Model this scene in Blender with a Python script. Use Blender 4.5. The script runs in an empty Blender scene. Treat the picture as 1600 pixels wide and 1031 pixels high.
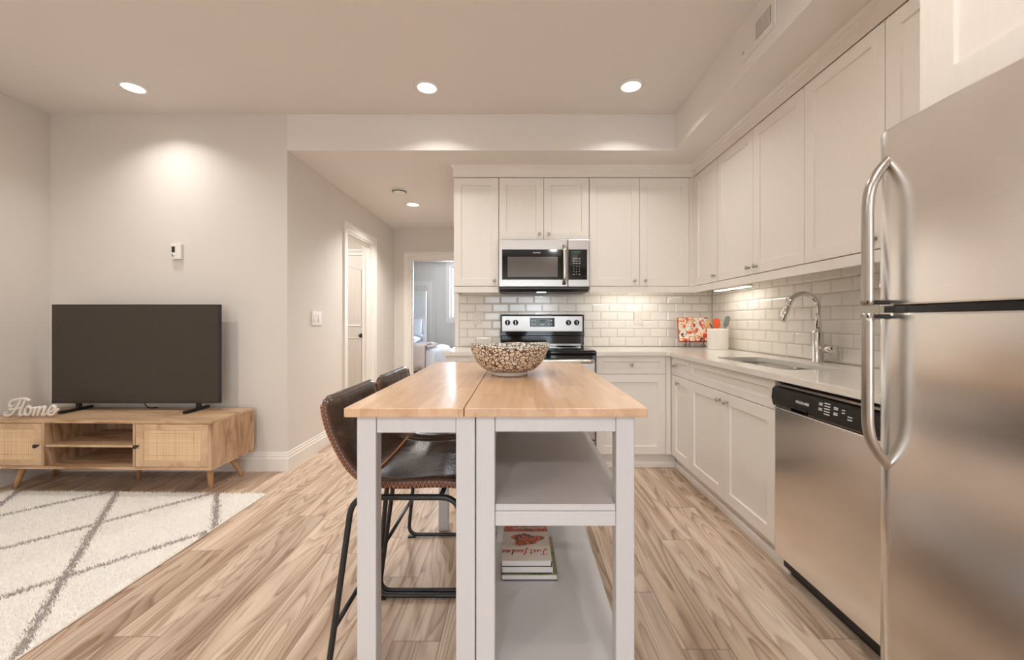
import bpy, bmesh, math, random
import numpy as np
from mathutils import Vector, Matrix
R = random.Random(7)
C = bpy.context.scene.collection
PI = math.pi

# ------------------------------------------------------------------ camera
CAMZ = 1.149
cam = bpy.data.cameras.new('camera'); camo = bpy.data.objects.new('camera', cam); C.objects.link(camo)
camo.location = (0, 0, CAMZ); camo.rotation_euler = (PI/2, 0, 0)
cam.sensor_width = 36; cam.sensor_fit = 'HORIZONTAL'; cam.lens = 635/1600*36
cam.shift_x = -11/1600; cam.shift_y = -13.5/1600; cam.clip_start = .02; cam.clip_end = 60
S = bpy.context.scene
S.camera = camo
# ------------------------------------------------------------------ world, exposure
W = bpy.data.worlds.new('sky'); S.world = W; W.use_nodes = True
wn = W.node_tree.nodes; bg = wn['Background']
sky = wn.new('ShaderNodeTexSky'); sky.sky_type = 'HOSEK_WILKIE'; sky.turbidity = 3
W.node_tree.links.new(sky.outputs[0], bg.inputs[0]); bg.inputs[1].default_value = 4.0
S.view_settings.view_transform = 'Standard'; S.view_settings.look = 'None'
S.view_settings.gamma = 1; S.view_settings.use_curve_mapping = False
S.view_settings.exposure = 0.17
S.cycles.use_denoising = True
S.cycles.max_bounces = 10; S.cycles.diffuse_bounces = 6; S.cycles.glossy_bounces = 4
S.cycles.sample_clamp_indirect = 6; S.cycles.caustics_reflective = False; S.cycles.caustics_refractive = False
# ------------------------------------------------------------------ room numbers (metres)
XL, XR, YTV, XH, YH, YK, XK = -3.606, 1.80, 3.126, -1.782, 5.80, 3.78, -0.60
ZC, ZB, YB, XS = 2.743, 2.463, -3.2, 1.201
LAMP = (1.0, .968, .928); DAY = (.80, .89, 1.0)
LAMP_W, NEAR_FILL_W, ROOM_FILL_W, HALL_W, DAY_W, DAY2_W = 4.4, 10.0, 26.0, 20.0, 75.0, 300.0
def area(name, loc, rot, sx, sy, power, color, shape='RECTANGLE', spread=PI):
    l = bpy.data.lights.new(name, 'AREA'); l.shape = shape; l.size = sx
    if shape in ('RECTANGLE', 'ELLIPSE'): l.size_y = sy
    l.energy = power; l.color = color; l.spread = spread
    o = bpy.data.objects.new(name, l); C.objects.link(o); o.location = loc; o.rotation_euler = rot
    return o
# daylight just outside the big window behind the camera and the bedroom window
area('daylight_living', (0, YB-.35, 1.15), (PI/2, 0, 0), 2.1, 2.2, DAY_W, DAY)
area('daylight_bedroom', (-1.1, 9.45, 1.8), (-PI/2, 0, 0), 1.7, 1.6, DAY2_W, (.72, .85, 1.0))

# ------------------------------------------------------------------ materials
MATS = {}
def srgb(r, g, b):
    f = lambda c: (c/255/12.92) if c/255 <= .04045 else ((c/255+.055)/1.055)**2.4
    return (f(r), f(g), f(b), 1)
class NT:
    def __init__(s, m):
        s.t = m.node_tree; s.n = s.t.nodes; s.l = s.t.links; s.b = s.n['Principled BSDF']
    def add(s, typ, **kw):
        n = s.n.new(typ)
        for k, v in kw.items(): setattr(n, k, v)
        return n
    def put(s, v, sock):
        if hasattr(v, 'is_output'): s.l.new(v, sock)
        else: sock.default_value = v
    def m(s, op, a, b=0.0, c=0.0):
        n = s.add('ShaderNodeMath', operation=op)
        for i, v in enumerate((a, b, c)): s.put(v, n.inputs[i])
        return n.outputs[0]
    def coords(s, scale=(1, 1, 1), kind='Object', off=(0, 0, 0)):
        tc = s.add('ShaderNodeTexCoord'); mp = s.add('ShaderNodeMapping')
        mp.inputs['Scale'].default_value = scale; mp.inputs['Location'].default_value = off
        s.l.new(tc.outputs[kind], mp.inputs[0]); return mp.outputs[0]
    def sep(s, v):
        n = s.add('ShaderNodeSeparateXYZ'); s.l.new(v, n.inputs[0]); return n.outputs
    def comb(s, x, y, z):
        n = s.add('ShaderNodeCombineXYZ')
        for i, v in enumerate((x, y, z)): s.put(v, n.inputs[i])
        return n.outputs[0]
    def noise(s, vec, scale, detail=2, rough=.5, dist=0):
        n = s.add('ShaderNodeTexNoise'); s.l.new(vec, n.inputs['Vector'])
        n.inputs['Scale'].default_value = scale; n.inputs['Detail'].default_value = detail
        n.inputs['Roughness'].default_value = rough; n.inputs['Distortion'].default_value = dist
        return n.outputs[0]
    def white(s, vec):
        n = s.add('ShaderNodeTexWhiteNoise'); s.l.new(vec, n.inputs[0]); return n.outputs[0]
    def ramp(s, fac, stops, interp='LINEAR'):
        n = s.add('ShaderNodeValToRGB'); e = n.color_ramp; e.interpolation = interp
        while len(e.elements) < len(stops): e.elements.new(.5)
        for el, (p, c) in zip(e.elements, stops): el.position = p; el.color = c
        s.put(fac, n.inputs[0]); return n.outputs[0]
    def mix(s, fac, a, b, typ='MIX'):
        n = s.add('ShaderNodeMix', data_type='RGBA', blend_type=typ)
        s.put(fac, n.inputs[0]); s.put(a, n.inputs[6]); s.put(b, n.inputs[7]); return n.outputs[2]
    def bump(s, h, strength=.2, dist=.002):
        n = s.add('ShaderNodeBump'); s.put(h, n.inputs['Height'])
        n.inputs['Strength'].default_value = strength; n.inputs['Distance'].default_value = dist
        s.l.new(n.outputs[0], s.b.inputs['Normal'])
def mat(name, col, rough=.5, metal=0, spec=.5, emit=None, estr=0, coat=0):
    m = bpy.data.materials.new(name); m.use_nodes = True; b = m.node_tree.nodes['Principled BSDF']
    b.inputs['Base Color'].default_value = col; b.inputs['Roughness'].default_value = rough
    b.inputs['Metallic'].default_value = metal; b.inputs['Specular IOR Level'].default_value = spec
    if coat: b.inputs['Coat Weight'].default_value = coat; b.inputs['Coat Roughness'].default_value = .08
    if emit: b.inputs['Emission Color'].default_value = emit; b.inputs['Emission Strength'].default_value = estr
    MATS[name] = m
    return m
def noisy(name, c1, c2, scale=(1, 1, 1), nscale=20, rough=.5, bump=0, bdist=.001, **kw):
    m = mat(name, c1, rough, **kw); t = NT(m)
    f = t.noise(t.coords(scale), nscale, 4, .6)
    t.l.new(t.ramp(f, [(.3, c1), (.7, c2)]), t.b.inputs['Base Color'])
    if bump: t.bump(f, bump, bdist)
    return m
M_wall = noisy('wall_paint', srgb(216, 210, 203), srgb(219, 213, 206), nscale=140, rough=.75, bump=.05)
M_ceil = noisy('ceiling_paint', srgb(226, 221, 216), srgb(229, 224, 219), nscale=120, rough=.85, bump=.05)
M_trim = noisy('trim_paint', srgb(232, 227, 220), srgb(234, 229, 222), nscale=8, rough=.35)
M_cab = noisy('cabinet_white', srgb(231, 225, 217), srgb(234, 228, 220), (6, 6, 1), 14, rough=.38, bump=.04)
M_cart = noisy('cart_white', srgb(205, 204, 206), srgb(208, 207, 209), (8, 8, 1), 20, rough=.4, bump=.05)
M_quartz = noisy('quartz', srgb(222, 216, 206), srgb(230, 225, 216), nscale=60, rough=.12)
M_tile = noisy('tile_glaze', srgb(232, 228, 221), srgb(236, 232, 225), nscale=3, rough=.08)
M_grout = noisy('grout', srgb(150, 138, 124), srgb(165, 152, 138), nscale=90, rough=.9)
M_black = mat('black_plastic', srgb(28, 26, 25), .35)
M_gloss = mat('black_glass', srgb(14, 13, 13), .06)
M_bmetal = noisy('black_metal', srgb(34, 32, 32), srgb(42, 40, 40), nscale=60, rough=.42)
M_chrome = mat('chrome', (.78, .77, .76, 1), .1, 1)
M_nickel = mat('brushed_nickel', (.50, .47, .43, 1), .28, 1)
M_white = mat('white_plastic', srgb(232, 228, 222), .35)
M_offwhite = mat('ivory_plastic', srgb(224, 217, 207), .35)
M_dark = mat('dark_slot', srgb(50, 45, 40), .6)
M_pages = noisy('book_pages', srgb(205, 198, 194), srgb(225, 219, 214), (1, 1, 60), 8, rough=.8)
M_ink = mat('white_ink', srgb(235, 235, 235), .5)
M_red = mat('red_ink', srgb(206, 30, 45), .5)
M_lens = mat('lamp_lens', (1, 1, 1, 1), .5, emit=(1, .93, .85, 1), estr=6)
M_led = mat('led_strip', (1, 1, 1, 1), .5, emit=(1, .93, .82, 1), estr=9)
M_green = mat('green_display', srgb(20, 28, 20), .3, emit=srgb(70, 120, 60), estr=.25)
M_hood = mat('hood_lamp', (1, 1, 1, 1), .4, emit=(.8, .9, 1, 1), estr=5)
M_stitch = noisy('orange_thread', srgb(205, 130, 85), srgb(225, 155, 105), nscale=200, rough=.8)

def steel(name, scale, col=(.94, .915, .88), rough=.21):
    m = mat(name, (*col, 1), rough, 1); t = NT(m)
    f = t.noise(t.coords(scale), 40, 3, .65)
    g = t.noise(t.coords(tuple(c*.02+.6 for c in scale)), 2.2, 2)
    t.l.new(t.ramp(f, [(.25, (*[c*.90 for c in col], 1)), (.75, (*[min(1, c*1.05) for c in col], 1))]), t.b.inputs['Base Color'])
    t.l.new(t.m('ADD', rough-.06, t.m('MULTIPLY', t.m('ADD', f, g), .07)), t.b.inputs['Roughness'])
    t.bump(f, .06, .0006)
    t.b.inputs['Anisotropic'].default_value = .5
    return m
M_steel = steel('brushed_steel', (2, 1, 40))
M_steelx = steel('brushed_steel_level', (1, 40, 40), (.52, .495, .465), .30)
M_sink = steel('sink_steel', (20, 1, 20), (.62, .60, .57), .25)

# floor of printed vinyl planks running along Y
def floor_mat():
    m = mat('vinyl_plank', (1, 1, 1, 1), .4); t = NT(m)
    x, y, z = t.sep(t.coords())[:3]
    pw, pl = .171, 1.22
    u = t.m('DIVIDE', t.m('ADD', x, 10.03), pw); row = t.m('FLOOR', u)
    off = t.white(t.comb(row, 3.3, 0))
    v = t.m('ADD', t.m('DIVIDE', y, pl), t.m('MULTIPLY', off, 7)); colm = t.m('FLOOR', v)
    sd = t.white(t.comb(row, colm, 1.7)); sd2 = t.white(t.comb(row, colm, 9.1))
    fx = t.m('FRACT', u); fy = t.m('FRACT', v)
    # contour lines of a stretched field give loops and cathedrals
    gx = t.m('MULTIPLY', fx, pw)
    vec = t.comb(t.m('MULTIPLY', gx, 7), t.m('MULTIPLY', y, .8), t.m('MULTIPLY', sd, 60))
    n1 = t.noise(vec, 1.0, 1.3, .45, .25)
    wob = t.noise(t.comb(t.m('MULTIPLY', x, 60), t.m('MULTIPLY', y, 5), sd), 1, 2)
    ring = t.m('FRACT', t.m('ADD', t.m('MULTIPLY', n1, 15), t.m('MULTIPLY', wob, .55)))
    fib = t.noise(t.comb(t.m('MULTIPLY', x, 230), t.m('MULTIPLY', y, 5), sd), 1, 3, .6)
    big = t.noise(t.comb(t.m('MULTIPLY', gx, 16), t.m('MULTIPLY', y, .9), t.m('MULTIPLY', sd2, 40)), 1, 2)
    line = t.ramp(ring, [(0, (.0, .0, .0, 1)), (.10, (.35, .35, .35, 1)), (.45, (.85, .85, .85, 1)), (.86, (1, 1, 1, 1)), (1, (.1, .1, .1, 1))])
    base = t.ramp(big, [(.28, srgb(188, 162, 138)), (.5, srgb(216, 193, 169)), (.72, srgb(232, 213, 192))])
    dk = t.mix(.62, base, srgb(118, 92, 74), 'MULTIPLY')
    dkv = t.mix(t.ramp(big, [(.35, (.9, .9, .9, 1)), (.7, (.35, .35, .35, 1))]), base, srgb(132, 104, 84))
    c = t.mix(line, dkv, base)
    c = t.mix(t.m('MULTIPLY', t.m('SUBTRACT', fib, .35), .55), c, srgb(165, 135, 112))
    tint = t.ramp(sd2, [(0, (.70, .68, .67, 1)), (.5, (.93, .92, .92, 1)), (1, (1.0, 1.0, 1.0, 1))])
    c = t.mix(1.0, c, tint, 'MULTIPLY')
    ex = t.m('MINIMUM', fx, t.m('SUBTRACT', 1, fx)); ey = t.m('MINIMUM', fy, t.m('SUBTRACT', 1, fy))
    gap = t.m('MINIMUM', t.m('MULTIPLY', ex, pw), t.m('MULTIPLY', ey, pl))
    gm = t.ramp(t.m('DIVIDE', gap, .0032), [(.25, (0, 0, 0, 1)), (1, (1, 1, 1, 1))])
    c = t.mix(gm, t.mix(.55, c, srgb(98, 74, 58)), c)
    t.l.new(c, t.b.inputs['Base Color'])
    t.l.new(t.m('ADD', .33, t.m('MULTIPLY', fib, .16)), t.b.inputs['Roughness'])
    t.bump(t.m('ADD', t.m('MULTIPLY', fib, .3), gm), .15, .0012)
    return m
M_floor = floor_mat()
# laminated butcher block, staves along Y
def block_mat():
    m = mat('butcher_block', (1, 1, 1, 1), .3, coat=.25); t = NT(m)
    x, y, z = t.sep(t.coords())[:3]
    sw, sl = .052, .46
    u = t.m('DIVIDE', t.m('ADD', x, 5), sw); row = t.m('FLOOR', u)
    v = t.m('ADD', t.m('DIVIDE', y, sl), t.m('MULTIPLY', t.white(t.comb(row, 1.1, 0)), 5)); cc = t.m('FLOOR', v)
    sd = t.white(t.comb(row, cc, 4.2))
    g = t.noise(t.comb(t.m('MULTIPLY', x, 26), t.m('MULTIPLY', y, 2.2), t.m('ADD', t.m('MULTIPLY', z, 26), t.m('MULTIPLY', sd, 30))), 1, 3, .6, .6)
    f = t.noise(t.comb(t.m('MULTIPLY', x, 300), t.m('MULTIPLY', y, 12), t.m('MULTIPLY', z, 300)), 1, 2)
    c = t.ramp(g, [(.25, srgb(198, 160, 124)), (.5, srgb(216, 182, 148)), (.75, srgb(228, 198, 166))])
    c = t.mix(1, c, t.ramp(sd, [(0, (.80, .765, .73, 1)), (.5, (.94, .925, .91, 1)), (1, (1, 1, 1, 1))]), 'MULTIPLY')
    c = t.mix(t.m('MULTIPLY', f, .28), c, srgb(182, 138, 100))
    t.l.new(c, t.b.inputs['Base Color'])
    return m
M_block = block_mat()
def mango(name, a, b, c2, scale):
    m = mat(name, a, .42); t = NT(m)
    n = t.noise(t.coords(scale), 3, 4, .55, 1.4)
    f = t.noise(t.coords(tuple(s*14 for s in scale)), 3, 2)
    c = t.ramp(n, [(.33, a), (.48, b), (.66, c2)])
    t.l.new(t.mix(t.m('MULTIPLY', f, .35), c, a), t.b.inputs['Base Color']); t.bump(f, .05)
    return m
M_mango = mango('mango_wood', srgb(150, 114, 84), srgb(198, 165, 130), srgb(216, 188, 156), (.7, 4, 4))
M_mangov = mango('mango_wood_side', srgb(132, 98, 70), srgb(190, 156, 122), srgb(212, 184, 152), (4, 4, .8))
M_leg = mango('pale_wood_leg', srgb(180, 138, 96), srgb(202, 160, 114), srgb(212, 172, 128), (9, 9, 1))
M_door_w = mango('mango_door', srgb(186, 152, 118), srgb(204, 172, 138), srgb(216, 188, 154), (2, 2, 2))
def rattan():
    m = mat('woven_cane', (1, 1, 1, 1), .65); t = NT(m)
    x, y, z = t.sep(t.coords())[:3]
    a = t.m('SINE', t.m('MULTIPLY', x, 900)); b = t.m('SINE', t.m('MULTIPLY', z, 900))
    wx = t.white(t.comb(t.m('FLOOR', t.m('MULTIPLY', x, 330)), 1.3, 0)); wz = t.white(t.comb(t.m('FLOOR', t.m('MULTIPLY', z, 330)), 7.7, 0))
    fx = t.noise(t.comb(t.m('MULTIPLY', x, 9), 0, t.m('MULTIPLY', z, 9)), 1, 2)
    lo = t.m('ADD', t.m('MULTIPLY', t.m('MAXIMUM', wx, wz), .8), t.m('MULTIPLY', fx, .35))
    c = t.ramp(lo, [(.35, srgb(234, 208, 172)), (.80, srgb(222, 192, 152)), (.96, srgb(208, 173, 131)), (1, srgb(184, 146, 104))])
    h = t.m('MULTIPLY', a, b)
    c = t.mix(t.m('MULTIPLY', t.m('ADD', h, 1), .12), c, srgb(170, 126, 80))
    t.l.new(c, t.b.inputs['Base Color']); t.bump(h, .3, .001)
    return m
M_rattan = rattan()
def leather():
    m = mat('brown_leather', srgb(72, 54, 44), .33); t = NT(m)
    n = t.noise(t.coords(), 9, 4, .6, .5); f = t.noise(t.coords(), 160, 2)
    t.l.new(t.ramp(n, [(.3, srgb(56, 41, 33)), (.6, srgb(78, 60, 49)), (.8, srgb(98, 77, 63))]), t.b.inputs['Base Color'])
    t.l.new(t.m('ADD', .13, t.m('MULTIPLY', n, .22)), t.b.inputs['Roughness'])
    t.bump(t.m('ADD', t.m('MULTIPLY', n, 2.2), t.m('MULTIPLY', f, .35)), .35, .004)
    return m
M_leather = leather()
M_edge = noisy('leather_edge', srgb(76, 53, 42), srgb(94, 66, 52), nscale=60, rough=.45, bump=.15)
def bowl_mat(name, c_cell, c_cell2, c_line, scale):
    m = mat(name, c_cell, .45); t = NT(m)
    co = t.coords((1, 1, 1.15))
    w = t.add('ShaderNodeVectorMath', operation='ADD')
    nn = t.add('ShaderNodeTexNoise'); t.l.new(co, nn.inputs['Vector']); nn.inputs['Scale'].default_value = 40
    sc = t.add('ShaderNodeVectorMath', operation='SCALE'); t.l.new(nn.outputs['Color'], sc.inputs[0]); sc.inputs['Scale'].default_value = .012
    t.l.new(co, w.inputs[0]); t.l.new(sc.outputs[0], w.inputs[1])
    v = t.add('ShaderNodeTexVoronoi', feature='DISTANCE_TO_EDGE'); v.inputs['Scale'].default_value = scale
    t.l.new(w.outputs[0], v.inputs['Vector'])
    e = t.m('ADD', v.outputs['Distance'], t.m('MULTIPLY', t.m('SUBTRACT', t.noise(co, 130, 3), .5), .10))
    cell = t.ramp(t.noise(co, 30, 3), [(.35, c_cell), (.7, c_cell2)])
    k = t.ramp(e, [(.06, (0, 0, 0, 1)), (.125, (1, 1, 1, 1))])
    t.l.new(t.mix(k, c_line, cell), t.b.inputs['Base Color']); t.bump(k, .3, .001)
    return m
M_bowl_o = bowl_mat('mosaic_outside', srgb(233, 221, 205), srgb(216, 197, 172), srgb(70, 48, 32), 60)
M_bowl_i = bowl_mat('mosaic_inside', srgb(222, 216, 204), srgb(206, 200, 188), srgb(84, 76, 64), 60)
def rug_mat():
    m = mat('rug_wool', (1, 1, 1, 1), .95, spec=.1); t = NT(m)
    at = t.add('ShaderNodeAttribute', attribute_name='tuft'); 
    n = t.noise(t.coords(), 55, 2)
    c = t.mix(at.outputs['Fac'], t.ramp(n, [(.3, srgb(238, 232, 224)), (.7, srgb(249, 245, 239))]), t.ramp(n, [(.3, srgb(150, 140, 134)), (.7, srgb(186, 176, 170))]))
    t.l.new(c, t.b.inputs['Base Color'])
    return m
M_rug = rug_mat()
M_rugbase = noisy('rug_backing', srgb(222, 212, 200), srgb(232, 224, 214), nscale=200, rough=.95)
def food(name, seed):
    m = mat(name, (1, 1, 1, 1), .35); t = NT(m)
    co = t.coords((1, 1, 1), off=(seed, seed*.7, 0))
    n = t.noise(co, 22, 3, .55, 1.0); n2 = t.noise(co, 34, 2, .5, .6)
    c = t.ramp(n, [(.36, srgb(196, 34, 36)), (.42, srgb(228, 96, 52)), (.46, srgb(238, 160, 92)), (.49, srgb(232, 206, 160)), (.54, srgb(226, 226, 218)), (.60, srgb(206, 214, 204)), (.65, srgb(232, 132, 70)), (.71, srgb(200, 48, 40))])
    d = t.ramp(n2, [(.35, srgb(52, 50, 66)), (.39, (1, 1, 1, 1)), (.66, (1, 1, 1, 1)), (.72, srgb(120, 150, 90))])
    t.l.new(t.mix(1, c, d, 'MULTIPLY'), t.b.inputs['Base Color'])
    return m
M_food1, M_food2 = food('photo_page', .3), food('photo_page_right', 1.9)
def cover_mat():
    m = mat('cover_photo', (1, 1, 1, 1), .3); t = NT(m)
    co = t.coords(); n = t.noise(co, 26, 4, .6, 1.5)
    t.l.new(t.ramp(n, [(.30, srgb(60, 50, 60)), (.40, srgb(110, 70, 50)), (.47, srgb(214, 96, 56)), (.54, srgb(224, 140, 110)), (.6, srgb(120, 60, 80)), (.68, srgb(70, 100, 84)), (.78, srgb(60, 66, 100))]), t.b.inputs['Base Color'])
    return m
M_cover = cover_mat()
def glass():
    m = bpy.data.materials.new('window_glass'); m.use_nodes = True; n = m.node_tree.nodes; l = m.node_tree.links
    n.remove(n['Principled BSDF']); o = n['Material Output']
    t = n.new('ShaderNodeBsdfTransparent'); g = n.new('ShaderNodeBsdfGlossy'); g.inputs['Roughness'].default_value = .02
    mx = n.new('ShaderNodeMixShader'); mx.inputs[0].default_value = .07
    l.new(t.outputs[0], mx.inputs[1]); l.new(g.outputs[0], mx.inputs[2]); l.new(mx.outputs[0], o.inputs[0])
    return m
M_glass = glass()
def tvm():
    m = mat('tv_glass', srgb(66, 58, 50), .2, spec=.35); t = NT(m)
    f = t.noise(t.coords(), 420, 2)
    t.l.new(t.ramp(f, [(.35, srgb(56, 50, 43)), (.65, srgb(72, 64, 56))]), t.b.inputs['Base Color'])
    return m
M_tv = tvm()
M_linen = noisy('white_linen', srgb(226, 228, 236), srgb(238, 240, 246), nscale=12, rough=.9, bump=.3, bdist=.02)
M_throw = noisy('taupe_throw', srgb(206, 192, 184), srgb(218, 205, 198), nscale=40, rough=.95, bump=.3, bdist=.01)
M_mirror = mat('mirror_glass', (.80, .83, .87, 1), .05, 1)

# ------------------------------------------------------------------ mesh helpers
class MB:
    def __init__(s): s.v = []; s.f = []; s.mi = []; s.sm = []
    def add(s, verts, faces, mi=0, smooth=False):
        b = len(s.v); s.v += [tuple(p) for p in verts]
        for f in faces: s.f.append([b+i for i in f]); s.mi.append(mi); s.sm.append(smooth)
        return s
    def box(s, x0, x1, y0, y1, z0, z1, bev=0, seg=2, mi=0):
        if bev <= 0:
            v = [(x, y, z) for x in (x0, x1) for y in (y0, y1) for z in (z0, z1)]
            return s.add(v, [(0, 1, 3, 2), (4, 6, 7, 5), (0, 4, 5, 1), (2, 3, 7, 6), (0, 2, 6, 4), (1, 5, 7, 3)], mi)
        bm = bmesh.new(); bmesh.ops.create_cube(bm, size=1)
        for v in bm.verts: v.co = ((x0+x1)/2+v.co.x*(x1-x0), (y0+y1)/2+v.co.y*(y1-y0), (z0+z1)/2+v.co.z*(z1-z0))
        bmesh.ops.bevel(bm, geom=bm.edges[:], offset=bev, segments=seg, profile=.5, affect='EDGES')
        return s.bm(bm, mi, False)
    def bm(s, bm, mi=0, smooth=False):
        bm.verts.index_update(); bm.verts.ensure_lookup_table()
        s.add([v.co[:] for v in bm.verts], [[v.index for v in f.verts] for f in bm.faces], mi, smooth); bm.free(); return s
    def tube(s, pts, r, seg=10, mi=0, closed=False, ry=None, up=None):
        """sweep; r may be a number or list; ry gives an elliptical section"""
        P = [Vector(p) for p in pts]; n = len(P); ring = []
        T = []
        for i in range(n):
            a = P[(i-1) % n] if (closed or i > 0) else P[i]; b = P[(i+1) % n] if (closed or i < n-1) else P[i]
            T.append((b-a).normalized())
        u = Vector(up) if up else (Vector((0, 0, 1)) if abs(T[0].z) < .9 else Vector((1, 0, 0)))
        vs = []
        for i in range(n):
            if up: u = Vector(up)
            nrm = (u - T[i]*u.dot(T[i])).normalized(); u = nrm; bn = T[i].cross(nrm)
            rr = r[i] if isinstance(r, (list, tuple)) else r; r2 = ry if ry else rr
            for k in range(seg):
                a = 2*PI*k/seg; vs.append(P[i] + nrm*(math.cos(a)*r2) + bn*(math.sin(a)*rr))
        fs = []
        for i in range(n if closed else n-1):
            for k in range(seg):
                j = (i+1) % n; fs.append((i*seg+k, i*seg+(k+1) % seg, j*seg+(k+1) % seg, j*seg+k))
        s.add(vs, fs, mi, True)
        if not closed:
            b = len(s.v)-len(vs)
            s.f.append([b+k for k in range(seg)][::-1]); s.mi.append(mi); s.sm.append(False)
            s.f.append([b+(n-1)*seg+k for k in range(seg)]); s.mi.append(mi); s.sm.append(False)
        return s
    def lathe(s, prof, c=(0, 0, 0), axis='Z', seg=32, mi=0, smooth=True):
        """prof: list of (r, h); closed at ends when r == 0"""
        vs, fs = [], []
        for r, h in prof:
            for k in range(seg):
                a = 2*PI*k/seg; x, y = r*math.cos(a), r*math.sin(a)
                p = {'Z': (x, y, h), 'Y': (x, h, y), 'X': (h, x, y)}[axis]
                vs.append((c[0]+p[0], c[1]+p[1], c[2]+p[2]))
        for i in range(len(prof)-1):
            for k in range(seg):
                fs.append((i*seg+k, i*seg+(k+1) % seg, (i+1)*seg+(k+1) % seg, (i+1)*seg+k))
        s.add(vs, fs, mi, smooth)
        b = len(s.v)-len(vs)
        for i in (0, len(prof)-1):
            if prof[i][0] > 1e-6: s.f.append([b+i*seg+k for k in range(seg)]); s.mi.append(mi); s.sm.append(False)
        return s
    def prism(s, poly, a0, a1, plane='XY', mi=0, smooth=False):
        """extrude a closed polygon; plane XY extrudes Z, XZ extrudes Y, YZ extrudes X"""
        n = len(poly); m = {'XY': lambda p, h: (p[0], p[1], h), 'XZ': lambda p, h: (p[0], h, p[1]), 'YZ': lambda p, h: (h, p[0], p[1])}[plane]
        vs = [m(p, a0) for p in poly] + [m(p, a1) for p in poly]
        s.add(vs, [(i, (i+1) % n, n+(i+1) % n, n+i) for i in range(n)], mi, smooth)
        b = len(s.v)-2*n
        for q in (range(n), range(n, 2*n)): s.f.append([b+i for i in q]); s.mi.append(mi); s.sm.append(False)
        return s
    def shaker(s, plane, a0, a1, z0, z1, face, th=.019, fw=.062, rec=.009, cap=.0015):
        def P(u, n, z): return (u, face+n, z) if plane == 'Y' else (face+n, u, z)
        def ringv(d, n): return [P(a0+d, n, z0+d), P(a1-d, n, z0+d), P(a1-d, n, z1-d), P(a0+d, n, z1-d)]
        L = [ringv(0, th), ringv(0, cap), ringv(cap, 0), ringv(fw, 0), ringv(fw+.004, rec)]
        vs = [p for r in L for p in r]; fs = [(0, 1, 2, 3)]
        for i in range(len(L)-1):
            for k in range(4): fs.append((i*4+k, i*4+(k+1) % 4, (i+1)*4+(k+1) % 4, (i+1)*4+k))
        e = (len(L)-1)*4; fs.append((e, e+1, e+2, e+3))
        return s.add(vs, fs)
def obj(name, mb, m, parent=None, origin=None, smooth=None, recalc=True):
    """links the builder as ONE mesh; vertices are world (or parent-local when parent is rotated via .local)"""
    me = bpy.data.meshes.new(name)
    o0 = Vector(origin) if origin else (Vector(parent['wloc']) if parent is not None and 'wloc' in parent else Vector((0, 0, 0)))
    me.from_pydata([(v[0]-o0.x, v[1]-o0.y, v[2]-o0.z) for v in mb.v], [], mb.f)
    ms = m if isinstance(m, (list, tuple)) else [m]
    for x in ms: me.materials.append(x)
    me.polygons.foreach_set('material_index', mb.mi)
    me.polygons.foreach_set('use_smooth', [bool(a) for a in mb.sm] if smooth is None else [smooth]*len(mb.f))
    if recalc:
        bm = bmesh.new(); bm.from_mesh(me); bmesh.ops.recalc_face_normals(bm, faces=bm.faces); bm.to_mesh(me); bm.free()
    me.update()
    o = bpy.data.objects.new(name, me); C.objects.link(o)
    if parent is not None:
        o.parent = parent
        o.location = o0 - Vector(parent['wloc']) if 'wloc' in parent else (0, 0, 0)
    else: o.location = o0
    o['wloc'] = list(o0)
    return o
def tag(o, label=None, cat=None, group=None, kind=None):
    if label: o['label'] = label
    if cat: o['category'] = cat
    if group: o['group'] = group
    if kind: o['kind'] = kind
    return o
def thing(name, label, cat, loc=(0, 0, 0), group=None, rz=0):
    o = bpy.data.objects.new(name, None); C.objects.link(o); o.location = loc; o.rotation_euler = (0, 0, rz)
    o.empty_display_size = .05; o['wloc'] = list(loc)
    return tag(o, label, cat, group)
def local(o): o['wloc'] = [0, 0, 0]; return o       # parts given in the thing's own coordinates
def struct(name, mb, m, parent=None, smooth=None):
    o = obj(name, mb, m, parent, smooth=smooth)
    if parent is None: o['kind'] = 'structure'
    return o
def group_struct(name, loc):
    o = bpy.data.objects.new(name, None); C.objects.link(o); o.location = loc; o['wloc'] = list(loc); o['kind'] = 'structure'; return o
def copy_tree(o, parent=None):
    c = o.copy(); C.objects.link(c)
    if parent is not None: c.parent = parent
    for ch in list(o.children): copy_tree(ch, c)
    return c
def smooth_path(pts, k=6):
    P = [Vector(p) for p in pts]; out = []
    for i in range(len(P)-1):
        p0, p1, p2, p3 = P[max(i-1, 0)], P[i], P[i+1], P[min(i+2, len(P)-1)]
        for j in range(k):
            t = j/k
            out.append(.5*((2*p1)+(p2-p0)*t+(2*p0-5*p1+4*p2-p3)*t*t+(3*p1-p0-3*p2+p3)*t**3))
    out.append(P[-1]); return out
def arc_corners(pts, rad, k=6):
    """polyline with rounded corners"""
    P = [Vector(p) for p in pts]; out = [P[0]]
    for i in range(1, len(P)-1):
        a, b, c = P[i-1], P[i], P[i+1]
        d1, d2 = (a-b), (c-b); r = min(rad, d1.length*.49, d2.length*.49)
        s0, s1 = b+d1.normalized()*r, b+d2.normalized()*r
        for j in range(k+1):
            t = j/k; out.append(s0*(1-t)**2+b*2*t*(1-t)+s1*t*t)
    out.append(P[-1]); return out
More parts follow.
